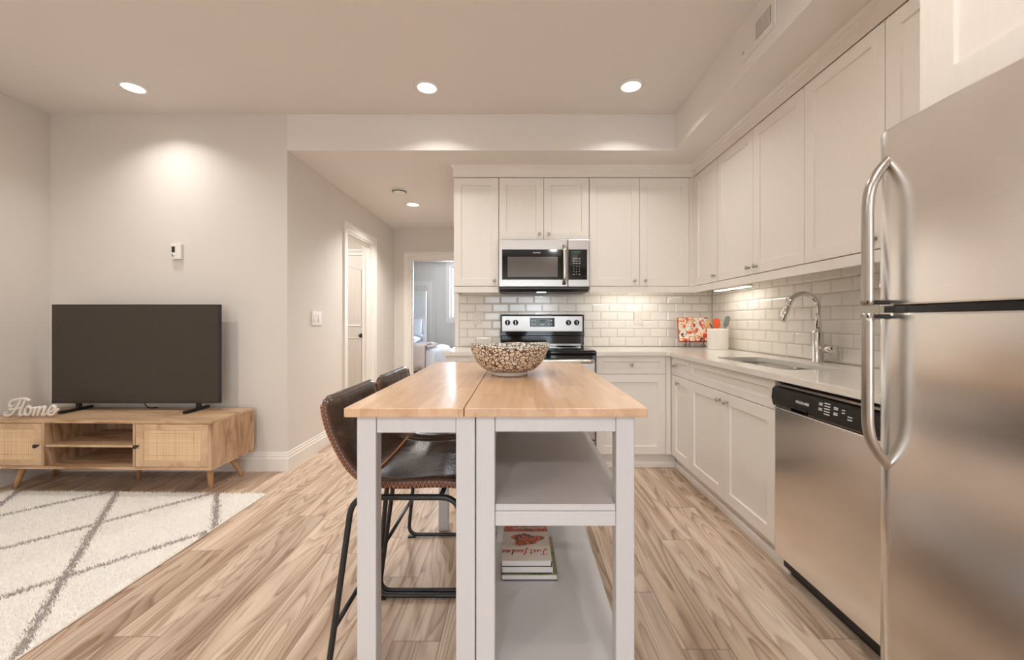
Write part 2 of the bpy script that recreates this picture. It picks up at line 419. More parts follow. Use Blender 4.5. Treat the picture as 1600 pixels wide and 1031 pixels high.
def text_geo(body, size, extrude=.0004, align='LEFT'):
    cu = bpy.data.curves.new('tmp_text', 'FONT'); cu.body = body; cu.size = size; cu.extrude = extrude; cu.align_x = align; cu.resolution_u = 3
    o = bpy.data.objects.new('tmp_text', cu); C.objects.link(o)
    dg = bpy.context.evaluated_depsgraph_get(); dg.update(); me = o.evaluated_get(dg).to_mesh()
    v = [tuple(p.co) for p in me.vertices]; f = [list(p.vertices) for p in me.polygons]
    o.evaluated_get(dg).to_mesh_clear(); bpy.data.objects.remove(o); bpy.data.curves.remove(cu)
    return v, f
def text(mb, body, size, fn, align='LEFT', extrude=.0004, mi=0):
    """fn maps (u, v, n) of the lettering to the world"""
    v, f = text_geo(body, size, extrude, align); mb.add([fn(*p) for p in v], f, mi); return mb
faceY = lambda x, y, z: (lambda u, v, n: (x+u, y-n, z+v))          # lettering on a face that looks towards -Y
faceX = lambda x, y, z: (lambda u, v, n: (x-n, y-u, z+v))          # on a face that looks towards -X

# ================================================================== the room
f = MB(); f.box(-4.3, 1.95, YB-.15, 9.3, -.1, 0); struct('floor', f, M_floor)
struct('wall_left', MB().box(XL-.12, XL, YB, YTV+.12, 0, ZC), M_wall)
struct('wall_living', MB().box(XL, XH, YTV, YTV+.12, 0, ZC), M_wall)
DH0, DH1, DHZ = 4.20, 4.955, 2.09
w = MB(); w.box(XH-.12, XH, YTV+.12, DH0, 0, ZC); w.box(XH-.12, XH, DH1, YH+.12, 0, ZC); w.box(XH-.12, XH, DH0, DH1, DHZ, ZC)
struct('wall_hall_left', w, M_wall)
DB0, DB1, DBZ = -1.557, -.795, 2.053
w = MB(); w.box(XH, DB0, YH, YH+.12, 0, ZC); w.box(DB1, XK+.12, YH, YH+.12, 0, ZC); w.box(DB0, DB1, YH, YH+.12, DBZ, ZC)
struct('wall_hall_end', w, M_wall)
w = MB(); w.box(XK, XK+.12, YK+.12, YH, 0, ZB); struct('wall_hall_right', w, M_wall)
struct('wall_kitchen', MB().box(XK, XR+.12, YK, YK+.12, 0, ZB), M_wall)
struct('wall_right', MB().box(XR, XR+.12, YB, YK, 0, ZB), M_wall)
w = MB(); WX0, WX1, WZ0, WZ1 = -.9, .9, .10, 2.2
w.box(XL-.12, WX0, YB-.15, YB, 0, ZC); w.box(WX1, XR+.12, YB-.15, YB, 0, ZC); w.box(WX0, WX1, YB-.15, YB, 0, WZ0); w.box(WX0, WX1, YB-.15, YB, WZ1, ZC)
struct('wall_back', w, M_wall)
struct('ceiling', MB().box(-4.3, XR+.12, YB-.15, 9.3, ZC, ZC+.1), M_ceil)
w = MB(); w.box(XH, XR+.12, YTV, YH, ZB, ZC-.0005); w.box(XS, XR+.12, YB, YTV, ZB, ZC-.0005)
struct('ceiling_bulkhead', w, M_ceil)
# the room behind the hall doorway and the bedroom
w = MB(); w.box(-3.4, XH-.12, 5.5, 5.62, 0, ZB); w.box(-3.4, -3.28, YTV+.12, 5.5, 0, ZB); struct('wall_side_room', w, M_wall)
struct('ceiling_side_room', MB().box(-3.4, XH-.12, YTV+.12, 5.62, ZB, ZB+.05), M_ceil)
BY = 9.05; BX0, BX1, BZ0, BZ1 = -1.54, -.55, 1.2, 2.38
w = MB(); w.box(-4.2, BX0, BY, BY+.12, 0, ZB); w.box(BX1, 1.0, BY, BY+.12, 0, ZB); w.box(BX0, BX1, BY, BY+.12, 0, BZ0); w.box(BX0, BX1, BY, BY+.12, BZ1, ZB)
w.box(-4.2, -1.85, 8.97, BY, 0, ZB); w.box(-4.3, -4.2, YH+.12, BY+.12, 0, ZB); w.box(1.0, 1.1, YH+.12, BY+.12, 0, ZB)
w.box(-4.2, XH, YH, YH+.12, 0, ZB) if False else None
struct('wall_bedroom', w, M_wall)
struct('ceiling_bedroom', MB().box(-4.3, 1.1, YH+.12, BY+.12, ZB, ZB+.05), M_ceil)
w = MB(); w.box(-4.3, XH-.12, 5.80, 5.92, 0, ZB); w.box(XK+.12, 1.1, 5.80, 5.92, 0, ZB); struct('wall_bedroom_front', w, M_wall)

# windows
def window(name, axis_y, x0, x1, z0, z1, inner, mull, inside):
    g = group_struct(name, ((x0+x1)/2, axis_y, z0))
    fr = MB(); d0, d1 = axis_y-.03, axis_y+.03; t = .055
    fr.box(x0, x0+t, d0, d1, z0, z1); fr.box(x1-t, x1, d0, d1, z0, z1); fr.box(x0+t, x1-t, d0, d1, z0, z0+t); fr.box(x0+t, x1-t, d0, d1, z1-t, z1)
    for q in mull: fr.box(x0+(x1-x0)*q-.025, x0+(x1-x0)*q+.025, d0, d1, z0+t, z1-t)
    struct('window_frame', fr, M_trim, g)
    struct('window_pane', MB().box(x0+t, x1-t, axis_y-.003, axis_y+.003, z0+t, z1-t), M_glass, g)
    c = MB(); k = .085; y0, y1 = (inner-.018, inner) if inside < 0 else (inner, inner+.018)
    c.box(x0-k, x0, y0, y1, z0-k, z1+k); c.box(x1, x1+k, y0, y1, z0-k, z1+k); c.box(x0, x1, y0, y1, z1, z1+k); c.box(x0, x1, y0, y1, z0-k, z0)
    struct('window_casing', c, M_trim, g)
window('window_1', YB-.08, WX0, WX1, WZ0, WZ1, YB, (.5,), 1)
window('window_2', BY+.07, BX0, BX1, BZ0, BZ1, BY, (), -1)

# baseboards: stepped profile run along a straight line
BP = [(0, 0), (.016, 0), (.016, .098), (.012, .104), (.012, .118), (.008, .126), (.006, .143), (0, .145)]
def base_run(mb, p0, p1, n, e0=0, e1=0):
    """p0->p1 on the wall face, n = direction into the room; e = mitre growth per unit depth at each end"""
    a, b, n = Vector((*p0, 0)), Vector((*p1, 0)), Vector((*n, 0)); d = (b-a).normalized()
    vs = [a+n*q-d*(q*e0)+Vector((0, 0, h)) for q, h in BP]+[b+n*q+d*(q*e1)+Vector((0, 0, h)) for q, h in BP]
    m = len(BP); mb.add(vs, [(i, (i+1) % m, m+(i+1) % m, m+i) for i in range(m)]+[tuple(range(m)), tuple(range(m, 2*m))])
b = MB(); base_run(b, (XL, YTV), (XH, YTV), (0, -1), -1, 1); struct('baseboard_living', b, M_trim)
b = MB(); base_run(b, (XH, YTV), (XH, DH0-.085), (1, 0), 1, 0); base_run(b, (XH, DH1+.085), (XH, YH), (1, 0), 0, -1); struct('baseboard_hall', b, M_trim)
b = MB(); base_run(b, (XL, YB), (XL, YTV), (1, 0), 0, -1); struct('baseboard_left', b, M_trim)
b = MB(); base_run(b, (XH, YH), (DB0-.085, YH), (0, -1), -1, 0); struct('baseboard_hall_end', b, M_trim)

# door casings with a fluted profile
CP = [(0, 0), (0, .012), (.008, .016), (.03, .014), (.05, .016), (.062, .021), (.085, .021), (.085, 0)]
def casing(mb, plane, u0, u1, h, face, sgn):
    def P(u, n, z): return (u, face+sgn*n, z) if plane == 'Y' else (face+sgn*n, u, z)
    m = len(CP); vs = []
    for fn in (lambda a: (u0-a, 0), lambda a: (u0-a, h+a), lambda a: (u1+a, h+a), lambda a: (u1+a, 0)):
        vs += [P(fn(a)[0], n, fn(a)[1]) for a, n in CP]
    fs = [(j*m+i, j*m+(i+1) % m, (j+1)*m+(i+1) % m, (j+1)*m+i) for j in range(3) for i in range(m)]
    mb.add(vs, fs+[tuple(range(m)), tuple(range(3*m, 4*m))])
def jamb(mb, plane, u0, u1, h, f0, f1, t=.018):
    B = lambda a, b2, z0, z1: mb.box(a, b2, f0, f1, z0, z1) if plane == 'Y' else mb.box(f0, f1, a, b2, z0, z1)
    B(u0-.0005, u0+t, 0, h); B(u1-t, u1+.0005, 0, h); B(u0+t, u1-t, h-t, h+.0005)
    c = (f0+f1)/2
    S2 = lambda a, b2, z0, z1: mb.box(a, b2, c-.01, c+.03, z0, z1) if plane == 'Y' else mb.box(c-.01, c+.03, a, b2, z0, z1)
    S2(u0+t, u0+t+.012, 0, h-t); S2(u1-t-.012, u1-t, 0, h-t); S2(u0+t+.012, u1-t-.012, h-t-.012, h-t)
c = MB(); casing(c, 'X', DH0, DH1, DHZ, XH, 1); jamb(c, 'X', DH0, DH1, DHZ, XH-.122, XH+.001); struct('trim_1', c, M_trim)
c = MB(); casing(c, 'Y', DB0, DB1, DBZ, YH, -1); jamb(c, 'Y', DB0, DB1, DBZ, YH-.001, YH+.122); struct('trim_2', c, M_trim)
# panel door seen inside the side room
D2 = group_struct('door_1', (-2.455, 5.47, 0)); dx0, dx1, dz = -2.72, -2.0, 2.03
def panel_door(mb, x0, x1, z1, y):
    st = .11
    mb.box(x0, x1, y-.015, y+.02, .005, z1, .003, 1)
    for (a, bb, z0, zz, arch) in ((x0+st, x1-st, 1.08, z1-.13, True), (x0+st, x1-st, .22, .93, False)):
        n = 14; pts = [(a, z0), (bb, z0)]
        for i in range(n+1):
            t = i/n; xx = bb+(a-bb)*t; pts.append((xx, zz-(.05*(2*t-1)**2 if arch else 0)))
        cx, cz = (a+bb)/2, (z0+zz)/2
        inn = [(cx+(p[0]-cx)*.9, cz+(p[1]-cz)*.94) for p in pts]
        m = len(pts)
        vs = [(p[0], y-.0155, p[1]) for p in pts]+[(cx+(p[0]-cx)*.97, y-.026, cz+(p[1]-cz)*.98) for p in pts]+[(p[0], y-.0165, p[1]) for p in inn]
        mb.add(vs, [(k*m+i, k*m+(i+1) % m, (k+1)*m+(i+1) % m, (k+1)*m+i) for k in range(2) for i in range(m)]+[tuple(range(2*m, 3*m))])
        for g in range(1, 7):
            gx = a+.03+(bb-a-.06)*g/7; mb.box(gx-.003, gx+.003, y-.019, y-.0155, z0+.04, zz-.08)
pd = MB(); panel_door(pd, dx0, dx1, dz, 5.47); struct('door_panel', pd, M_trim, D2)
k = MB(); k.box(dx1-.13, dx1-.08, 5.447, 5.454, .93, .985, .002, 1); k.lathe([(.01, 0), (.01, -.03), (.024, -.035), (.026, -.05), (0, -.055)], (dx1-.105, 5.447, .957), 'Y', 20)
tag(struct('door_knob', k, M_black, D2), 'black square backed knob')
c = MB(); casing(c, 'Y', dx0-.01, dx1+.01, dz+.01, 5.5, -1); struct('trim_3', c, M_trim)
# closet door in the bedroom
D3 = group_struct('door_2', (-2.3, 8.96, 0)); c = MB(); c.shaker('Y', -2.75, -1.93, .02, 2.03, 8.938, .03, .10, .012); struct('door_panel', c, M_trim, D3)

# ------------------------------------------------------------------ wall tiles (real bevelled tiles over grout)
def tiles(mb, plane, a0, a1, rows, j0, face, flip):
    pw, gap, bw = .1545, .0022, .011
    def P(u, n, z): return (u, face-n, z) if plane == 'Y' else (face-n, u, z)
    for ri, (z0, z1) in enumerate(rows):
        ph = j0+(pw/2 if (ri % 2) == flip else 0)
        k0 = math.floor((a0-ph)/pw)
        u = ph+k0*pw
        while u < a1:
            L, H = max(u+gap/2, a0), min(u+pw-gap/2, a1); u += pw
            if H-L < .002: continue
            q0, q1 = z0+gap/2, z1-gap/2
            bx = min(bw, (H-L)*.45); bz = min(bw, (q1-q0)*.3)
            vs = [P(L, 0, q0), P(H, 0, q0), P(H, 0, q1), P(L, 0, q1), P(L, .004, q0), P(H, .004, q0), P(H, .004, q1), P(L, .004, q1),
                  P(L+bx, .0075, q0+bz), P(H-bx, .0075, q0+bz), P(H-bx, .0075, q1-bz), P(L+bx, .0075, q1-bz)]
            mb.add(vs, [(0, 1, 5, 4), (1, 2, 6, 5), (2, 3, 7, 6), (3, 0, 4, 7), (4, 5, 9, 8), (5, 6, 10, 9), (6, 7, 11, 10), (7, 4, 8, 11), (8, 9, 10, 11)])
rows = [(.9165, 1.0014)]+[(1.0014+.0779*i, 1.0014+.0779*(i+1)) for i in range(6)]
t = MB(); t.box(-.557, XR, YK-.002, YK-.0002, .9165, 1.468, mi=1); tiles(t, 'Y', -.557, XR-.0085, rows, -.4795, YK-.0015, 0); struct('wall_tile_back', t, [M_tile, M_grout])
t = MB(); t.box(XR-.002, XR-.0002, 1.21, YK-.003, .9165, 1.468, mi=1); tiles(t, 'X', 1.21, YK-.005, rows, 2.876, XR-.0015, 1); struct('wall_tile_right', t, [M_tile, M_grout])
t = MB(); t.box(-.592, -.5585, YK-.012, YK-.0005, .9165, 1.468); struct('trim_4', t, M_trim)

# ================================================================== cabinets
YU, XU, YD, XD = 3.43, 1.47, 3.155, 1.18                            # door faces: uppers back / right, bases back / right
UZ0, UZ1 = 1.446, 2.36
knob_mb = MB().lathe([(.0075, 0), (.0055, -.004), (.005, -.012), (.010, -.016), (.0135, -.021), (.0125, -.026), (.006, -.029), (0, -.0295)], (0, 0, 0), 'Y', 20)
knob0 = obj('knob', knob_mb, M_nickel); KM = knob0.data; bpy.data.objects.remove(knob0)
def knob(parent, loc, plane):
    o = bpy.data.objects.new('knob', KM); C.objects.link(o); o.parent = parent
    o.location = Vector(loc)-Vector(parent['wloc']); o.rotation_euler = (0, 0, 0 if plane == 'Y' else -PI/2); o['label'] = 'brushed nickel knob'
    return o
def door(parent, plane, a0, a1, z0, z1, face, kn=None, name='door', fw=.062):
    o = obj(name, MB().shaker(plane, a0, a1, z0, z1, face, fw=fw), M_cab, parent)
    if kn: knob(o, (kn[0], face, kn[1]) if plane == 'Y' else (face, kn[0], kn[1]), plane)
    return o
G = .0015
UG = 'white wall cabinets'; BG = 'white base cabinets'
def upper_back(label, x0, x1, z0, doors, extra=None):
    t = thing('wall_cabinet', label, 'cabinet', ((x0+x1)/2, YU+.02, z0), UG)
    obj('carcass', MB().box(x0+.001, x1-.001, YU+.0195, YK-.004 if z0 > 1.5 else YK-.012, z0, UZ1+.06), M_cab, t)
    for (a, bb, kx) in doors: door(t, 'Y', a+G, bb-G, z0+.001, UZ1, YU, (kx, z0+.045) if kx is not None else None)
    if extra: obj('filler_strip', MB().box(extra[0], extra[1], YU+.006, YU+.0194, z0, UZ1+.06), M_cab, t)
    return t
upper_back('single door white wall cabinet left of the microwave', -.552, -.1725, UZ0, [(-.552, -.1725, -.208)])
upper_back('short two door white wall cabinet above the microwave', -.1705, .5915, 1.838, [(-.1705, .2085, .172), (.2085, .5915, .250)])
upper_back('two door white wall cabinet right of the microwave', .5935, 1.463, UZ0, [(.5935, 1.018, .972), (1.018, 1.436, 1.062)], (1.438, 1.4735))
def upper_right(label, y0, y1, doors, z0=UZ0, xf=XU, xe=None):
    t = thing('wall_cabinet', label, 'cabinet', (xf+.02, (y0+y1)/2, z0), UG)
    obj('carcass', MB().box(xf+.0195, XR-.012, y0+.001, y1-.001, z0, UZ1+.06), M_cab, t)
    for (a, bb, ky) in doors: door(t, 'X', a+G, bb-G, z0+.001, UZ1, xf, (ky, z0+.045) if ky is not None else None)
    return t
cc_ = upper_right('narrow corner wall cabinet with one knob over the utensil crock', 3.012, YU-.002, [(3.016, YU-.028, 3.05)])
obj('filler_strip', MB().box(XU+.004, XU+.0194, YU-.027, YU+.018, UZ0, UZ1+.06), M_cab, cc_)
upper_right('two door white wall cabinet above the sink', 2.096, 3.010, [(2.096, 2.552, 2.512), (2.552, 3.010, 2.592)])
upper_right('white wall cabinet between the sink cabinet and the one beside the fridge', 1.634, 2.094, [(1.634, 2.094, 1.675)])
upper_right('white wall cabinet cut off by the top of the fridge', 1.226, 1.632, [(1.226, 1.632, None)])
# over-fridge cabinet: deeper, with side panel down to its bottom
t = thing('wall_cabinet', 'deep white cabinet directly above the stainless fridge', 'cabinet', (1.22, .83, 1.76), UG)
obj('carcass', MB().box(1.221, XR-.004, .42, 1.222, 1.76, 2.42), M_cab, t)
obj('door', MB().shaker('X', .815, 1.218, 1.762, 2.36, 1.20, fw=.095), M_cab, t); obj('door', MB().shaker('X', .424, .811, 1.762, 2.36, 1.20, fw=.095), M_cab, t)
# crown moulding and light rail
c = MB(); prof = [(0, UZ1+.004), (-.004, UZ1+.004), (-.004, UZ1+.068), (-.012, UZ1+.078), (-.012, UZ1+.088), (-.028, UZ1+.1025), (.02, UZ1+.1025), (.02, UZ1+.06), (0, UZ1+.06)]
def crown(mb, pf):
    m = len(pf); vs = []
    for n, z in pf: vs += [(-.552+(-.0)+min(n, 0), YU+n, z), (XU+n, YU+n, z), (XU+n, 1.2235, z)]
    mb.add(vs, [(i*3+j, i*3+j+1, ((i+1) % m)*3+j+1, ((i+1) % m)*3+j) for i in range(m) for j in range(2)]+[tuple(i*3 for i in range(m)), tuple(i*3+2 for i in range(m))])
crown(c, prof); c.box(-.556, -.545, YU-.004, YK-.001, UZ1+.0635, ZB-.0005); struct('trim_5', c, M_cab)
c = MB(); rz0, rz1 = 1.392, UZ0-.002
c.box(-.551, -.1735, YU+.004, YU+.022, rz0, rz1, .002, 1); c.box(.595, XU+.022, YU+.004, YU+.022, rz0, rz1, .002, 1); c.box(XU+.004, XU+.022, 1.226, YU+.003, rz0, rz1, .002, 1)
c.box(-.551, -.535, YU+.023, YK-.013, rz0, rz1)
struct('trim_6', c, M_cab)

# base cabinets
BZ_, BT = .115, .884
def base(label, loc): return thing('base_cabinet', label, 'cabinet', loc, BG)
t = base('narrow white base cabinet left of the stove', (-.38, YD, 0))
obj('carcass', MB().box(-.572, -.176, YD+.0195, YK-.004, BZ_, BT-.001), M_cab, t); obj('toe_kick', MB().box(-.571, -.177, YD+.075, YD+.09, 0, BZ_), M_cab, t)
door(t, 'Y', -.571, -.178, .742, .882, YD, (-.375, .812), 'drawer', .045); door(t, 'Y', -.571, -.178, BZ_+.002, .738, YD, (-.215, .69))
t = base('white base cabinet with drawer over one door right of the stove', (.87, YD, 0))
obj('carcass', MB().box(.5985, 1.14, YD+.0195, YK-.004, BZ_, BT-.001), M_cab, t)
obj('toe_kick', MB().box(.599, 1.237, YD+.062, YD+.077, 0, BZ_-.001), M_cab, t)
door(t, 'Y', .6, 1.137, .742, .882, YD, (.868, .815), 'drawer', .045); door(t, 'Y', .6, 1.137, BZ_+.002, .738, YD, None)
obj('filler_strip', MB().box(1.141, 1.1795, YD+.004, YD+.019, BZ_, BT-.001), M_cab, t)
t = base('slim white corner base cabinet with one drawer and one door', (XD, 2.96, 0))
obj('carcass', MB().box(XD+.0195, XR-.004, 2.812, YD+.018, BZ_, BT-.001), M_cab, t)
obj('toe_kick', MB().box(XD+.062, XD+.077, 2.812, YD+.06, 0, BZ_-.001), M_cab, t)
door(t, 'X', 2.814, 3.125, .742, .882, XD, (3.055, .815), 'drawer', .045); door(t, 'X', 2.814, 3.125, BZ_+.002, .738, XD, (3.0, .69))
obj('filler_strip', MB().box(XD+.004, XD+.019, 3.127, YD+.018, BZ_, BT-.001), M_cab, t)
t = base('two door white base cabinet under the sink', (XD, 2.34, 0))
obj('carcass', MB().box(XD+.0195, XD+.035, 1.873, 2.81, BZ_, BT-.001).box(XD+.035, XR-.004, 1.873, 1.889, BZ_, BT-.001).box(XD+.035, XR-.004, 2.794, 2.81, BZ_, BT-.001).box(XD+.035, XR-.004, 1.889, 2.794, BZ_, BZ_+.016), M_cab, t)
obj('toe_kick', MB().box(XD+.062, XD+.077, 1.873, 2.81, 0, BZ_-.001), M_cab, t)
door(t, 'X', 1.875, 2.809, .742, .882, XD, None, 'false_front', .045)
door(t, 'X', 1.875, 2.3405, BZ_+.002, .738, XD, (2.30, .69)); door(t, 'X', 2.3435, 2.809, BZ_+.002, .738, XD, (2.385, .69))
# shoe moulding at the toe kick
s = MB(); sp = [(0, 0), (.016, 0), (.016, .03), (.009, .042), (0, .045)]
def shoe(mb, pts):
    (ax, ay), (bx_, by_), (cx_, cy_) = pts; m = len(sp); vs = []
    for n, z in sp: vs += [(ax, ay-n, z), (bx_-n, by_-n, z), (cx_-n, cy_, z)]
    mb.add(vs, [(i*3+j, i*3+j+1, ((i+1) % m)*3+j+1, ((i+1) % m)*3+j) for i in range(m) for j in range(2)]+[tuple(i*3 for i in range(m)), tuple(i*3+2 for i in range(m))])
shoe(s, ((.599, YD+.0615), (XD+.0615, YD+.0615), (XD+.0615, 1.845))); struct('baseboard_kitchen', s, M_cab)

# worktop with the sink cut-out
def slab(name, outer, hole, z0, z1, m, label):
    bm = bmesh.new(); es = []
    for loop in [outer]+([hole] if hole else []):
        vs = [bm.verts.new((p[0], p[1], z0)) for p in loop]
        es += [bm.edges.new((vs[i], vs[(i+1) % len(vs)])) for i in range(len(vs))]
    bmesh.ops.triangle_fill(bm, edges=es, use_beauty=True, normal=(0, 0, 1))
    r = bmesh.ops.extrude_face_region(bm, geom=bm.faces[:])
    for g in r['geom']:
        if isinstance(g, bmesh.types.BMVert): g.co.z = z1
    bmesh.ops.recalc_face_normals(bm, faces=bm.faces)
    eb = [e for e in bm.edges if len(e.link_faces) == 2 and e.calc_face_angle(0) > .8 and all(v.co.z > z1-.001 for v in e.verts)]
    bmesh.ops.bevel(bm, geom=eb, offset=.003, segments=2, affect='EDGES')
    mb = MB().bm(bm); o = obj(name, mb, m); return tag(o, label, 'worktop')
def rrect(x0, x1, y0, y1, r, k=6):
    out = []
    for cx, cy, a0 in ((x1-r, y1-r, 0), (x0+r, y1-r, 90), (x0+r, y0+r, 180), (x1-r, y0+r, 270)):
        for i in range(k+1):
            a = math.radians(a0+90*i/k); out.append((cx+r*math.cos(a), cy+r*math.sin(a)))
    return out
CF_Y, CF_X = 3.13, 1.155
hole = rrect(1.29, 1.60, 1.975, 2.675, .05)
slab('worktop', [(.597, CF_Y), (CF_X-.02, CF_Y), (CF_X, CF_Y-.02), (CF_X, 1.235), (XR-.002, 1.235), (XR-.002, YK-.002), (.597, YK-.002)], hole, BT, .914, M_quartz, 'L-shaped pale quartz worktop around the sink corner')
slab('worktop', [(-.59, CF_Y), (-.176, CF_Y), (-.176, YK-.002), (-.59, YK-.002)], None, BT, .914, M_quartz, 'short pale quartz worktop left of the stove')

# sink
t = thing('kitchen_sink', 'undermounted stainless double bowl sink set in quartz worktop', 'sink', (1.445, 2.33, .66))
for (y0, y1) in ((2.30, 2.668), (1.982, 2.275)):
    lo, bm_, top = rrect(1.33, 1.56, y0+.03, y1-.03, .06), rrect(1.30, 1.59, y0+.005, y1-.005, .06), rrect(1.296, 1.594, y0, y1, .055)
    m = len(lo); v = [(p[0], p[1], .69) for p in lo]+[(p[0], p[1], .73) for p in bm_]+[(p[0], p[1], BT-.002) for p in top]
    v += [(p[0], p[1], BT-.002) for p in rrect(1.282, 1.608, y0-.012, y1+.012, .06)]
    fs = [tuple(range(m))]+[(k*m+i, k*m+(i+1) % m, (k+1)*m+(i+1) % m, (k+1)*m+i) for k in range(3) for i in range(m)]
    o = obj('sink_bowl', MB().add(v, fs, 0, True), M_sink, t, recalc=False)
    obj('drain', MB().lathe([(.042, .0), (.042, .003), (.03, .004), (.026, -.004), (0, -.004)], (1.445, (y0+y1)/2, .6915)), M_chrome, o)
# faucet
fx, fy = 1.725, 2.345
t = thing('kitchen_faucet', 'tall chrome gooseneck faucet with side lever behind the sink', 'faucet', (fx, fy, .914))
obj('faucet_body', MB().lathe([(.031, .9145), (.031, .918), (.0275, .922), (.0275, 1.085), (.026, 1.09), (.017, 1.096), (.016, 1.10), (0, 1.10)], (fx, fy, 0)), M_chrome, t)
pts = [(fx, fy, 1.09), (fx, fy, 1.21)]+[(fx-.086+.086*math.cos(a), fy+.0*a, 1.223+.086*math.sin(a)) for a in [PI*i/16*.9 for i in range(17)]]
e = Vector(pts[-1]); d = (Vector(pts[-1])-Vector(pts[-2])).normalized()
obj('spout', MB().tube(pts+[tuple(e+d*.02)], .0135, 16), M_chrome, t)
h = e+d*.02
obj('spray_head', MB().tube([h, h+d*.004, h+d*.05, h+d*.085, h+d*.09], [.0145, .017, .0165, .0205, .018], 16), M_chrome, t)
obj('lever_handle', MB().lathe([(.014, fy-.0), (.016, fy-.06), (.0245, fy-.064), (.0245, fy-.118), (.022, fy-.122), (0, fy-.122)], (fx, 0, .995), 'Y', 24), M_chrome, t)

# ------------------------------------------------------------------ stove
t = thing('stove', 'black and stainless freestanding electric stove with coil-free glass top', 'stove', (.21, 3.44, 0))
t['label'] = 'black and stainless electric stove between white base cabinets'
rx0, rx1 = -.1705, .592
obj('oven_body', MB().box(rx0+.002, rx1-.002, YD+.01, YK-.012, .02, .895, .004, 1), M_black, t)
ck = obj('cooktop', MB().box(rx0, rx1, YD-.035, YK-.014, .896, .926, .01, 3), M_gloss, t)
obj('trim_band', MB().box(rx0+.03, rx1-.03, YK-.105, YK-.095, .9262, .948, .003, 1), M_steelx, ck)
for (bx, by, br) in ((.0, 3.3, .1), (.42, 3.3, .08), (.0, 3.55, .075), (.42, 3.55, .095)):
    obj('burner_ring', MB().lathe([(br, .9262), (br, .9266), (br-.004, .9266), (br-.004, .9262)], (bx, by, 0)), M_bmetal, ck)
bgd = MB(); bgd.box(rx0+.002, rx1-.002, YK-.092, YK-.013, .9265, 1.212, .012, 3)
bgd.box(rx0+.012, rx1-.012, YK-.1, YK-.09, .9265, 1.02, .004, 1); bgd.box(rx0+.002, rx1-.002, YK-.098, YK-.09, 1.02, 1.045, .003, 1)
bg_ = obj('backguard', bgd, M_gloss, t)
obj('control_fascia', MB().box(rx0+.016, rx1-.016, YK-.0965, YK-.0915, 1.058, 1.196, .002, 1), M_steelx, bg_)
d = MB().box(.098, .322, YK-.1, YK-.0966, 1.1, 1.18, .0015, 1); obj('clock_panel', d, M_gloss, bg_)
obj('display', MB().box(.185, .236, YK-.1012, YK-.1002, 1.142, 1.164), M_green, bg_)
for ix in (.122, .145, .268, .293):
    for iz in (1.124, 1.154): obj('button', MB().box(ix-.006, ix+.006, YK-.1008, YK-.1002, iz-.0025, iz+.0025), M_offwhite, bg_)
obj('button', MB().box(.188, .232, YK-.1008, YK-.1002, 1.118, 1.122), M_offwhite, bg_)
for kx in (-.104, -.031, .448, .522):
    ko = obj('control_knob', MB().lathe([(.025, YK-.097), (.025, YK-.104), (.0205, YK-.108), (.019, YK-.124), (.016, YK-.126), (0, YK-.126)], (kx, 0, 1.138), 'Y', 24), M_black, bg_)
    obj('pointer', MB().box(kx-.0035, kx+.0035, YK-.133, YK-.1262, 1.12, 1.156, .0015, 1), M_nickel, ko)
od = obj('oven_door', MB().box(rx0+.006, rx1-.006, YD-.03, YD+.008, .235, .838, .006, 2), M_steelx, t)
obj('door_cap', MB().box(rx0+.006, rx1-.006, YD-.032, YD+.008, .8385, .890, .004, 1), M_gloss, od)
obj('door_window', MB().box(rx0+.1, rx1-.1, YD-.0325, YD-.0305, .36, .70), M_gloss, od)
hb = MB().tube(arc_corners([(rx0+.03, YD-.033, .845), (rx0+.03, YD-.08, .845), (rx1-.03, YD-.08, .845), (rx1-.03, YD-.033, .845)], .03), .016, 12)
obj('door_handle', hb, M_nickel, od)
obj('storage_drawer', MB().box(rx0+.006, rx1-.006, YD-.03, YD+.008, .07, .228, .006, 2), M_steelx, t)
for lx in (rx0+.06, rx1-.06):
    for ly in (YD+.06, YK-.08): obj('leveling_foot', MB().lathe([(.018, 0), (.018, .02), (0, .02)], (lx, ly, 0), seg=12), M_black, t)

# ------------------------------------------------------------------ microwave
mx0, mx1, mz0, mz1, my = -.170, .590, 1.405, 1.836, 3.395
t = thing('microwave', 'stainless over-the-range microwave mounted above the stove', 'microwave', (.21, my, mz0))
obj('oven_case', MB().box(mx0+.003, mx1-.003, my+.031, YK-.013, mz0+.012, mz1-.001, .003, 1), M_black, t)
px = .408
md = obj('door', MB().box(mx0, px-.001, my, my+.03, mz0+.032, mz1-.002, .005, 2), M_steelx, t)
obj('door_glass', MB().box(mx0+.028, px-.01, my-.0025, my+.002, mz0+.092, mz1-.086, .001, 1), M_gloss, md)
m_scr = mat('mesh_window', srgb(92, 86, 80), .12, spec=.6)
obj('mesh_window', MB().box(mx0+.075, px-.085, my-.0034, my-.0026, mz0+.115, mz1-.148), m_scr, md)
text(mm := MB(), 'FRIGIDAIRE', .0125, faceY(.115, my-.0026, mz1-.118)); obj('logo_lettering', mm, M_ink, md)
hb = MB().tube(arc_corners([(px-.030, my, mz1-.055), (px-.030, my-.042, mz1-.085), (px-.030, my-.05, mz1-.15), (px-.030, my-.05, mz0+.16), (px-.030, my-.042, mz0+.085), (px-.030, my, mz0+.055)], .04), .017, 14, ry=.009, up=(0, 1, 0))
obj('door_handle', hb, M_nickel, md)
cp = obj('control_panel', MB().box(px+.001, mx1, my, my+.03, mz0+.032, mz1-.002, .005, 2), M_steelx, t)
obj('keypad', MB().box(px+.006, mx1-.022, my-.0025, my+.002, mz0+.092, mz1-.086, .001, 1), M_gloss, cp)
obj('display', MB().box(px+.035, px+.105, my-.0034, my-.0026, mz1-.118, mz1-.098), M_green, cp)
mm = MB()
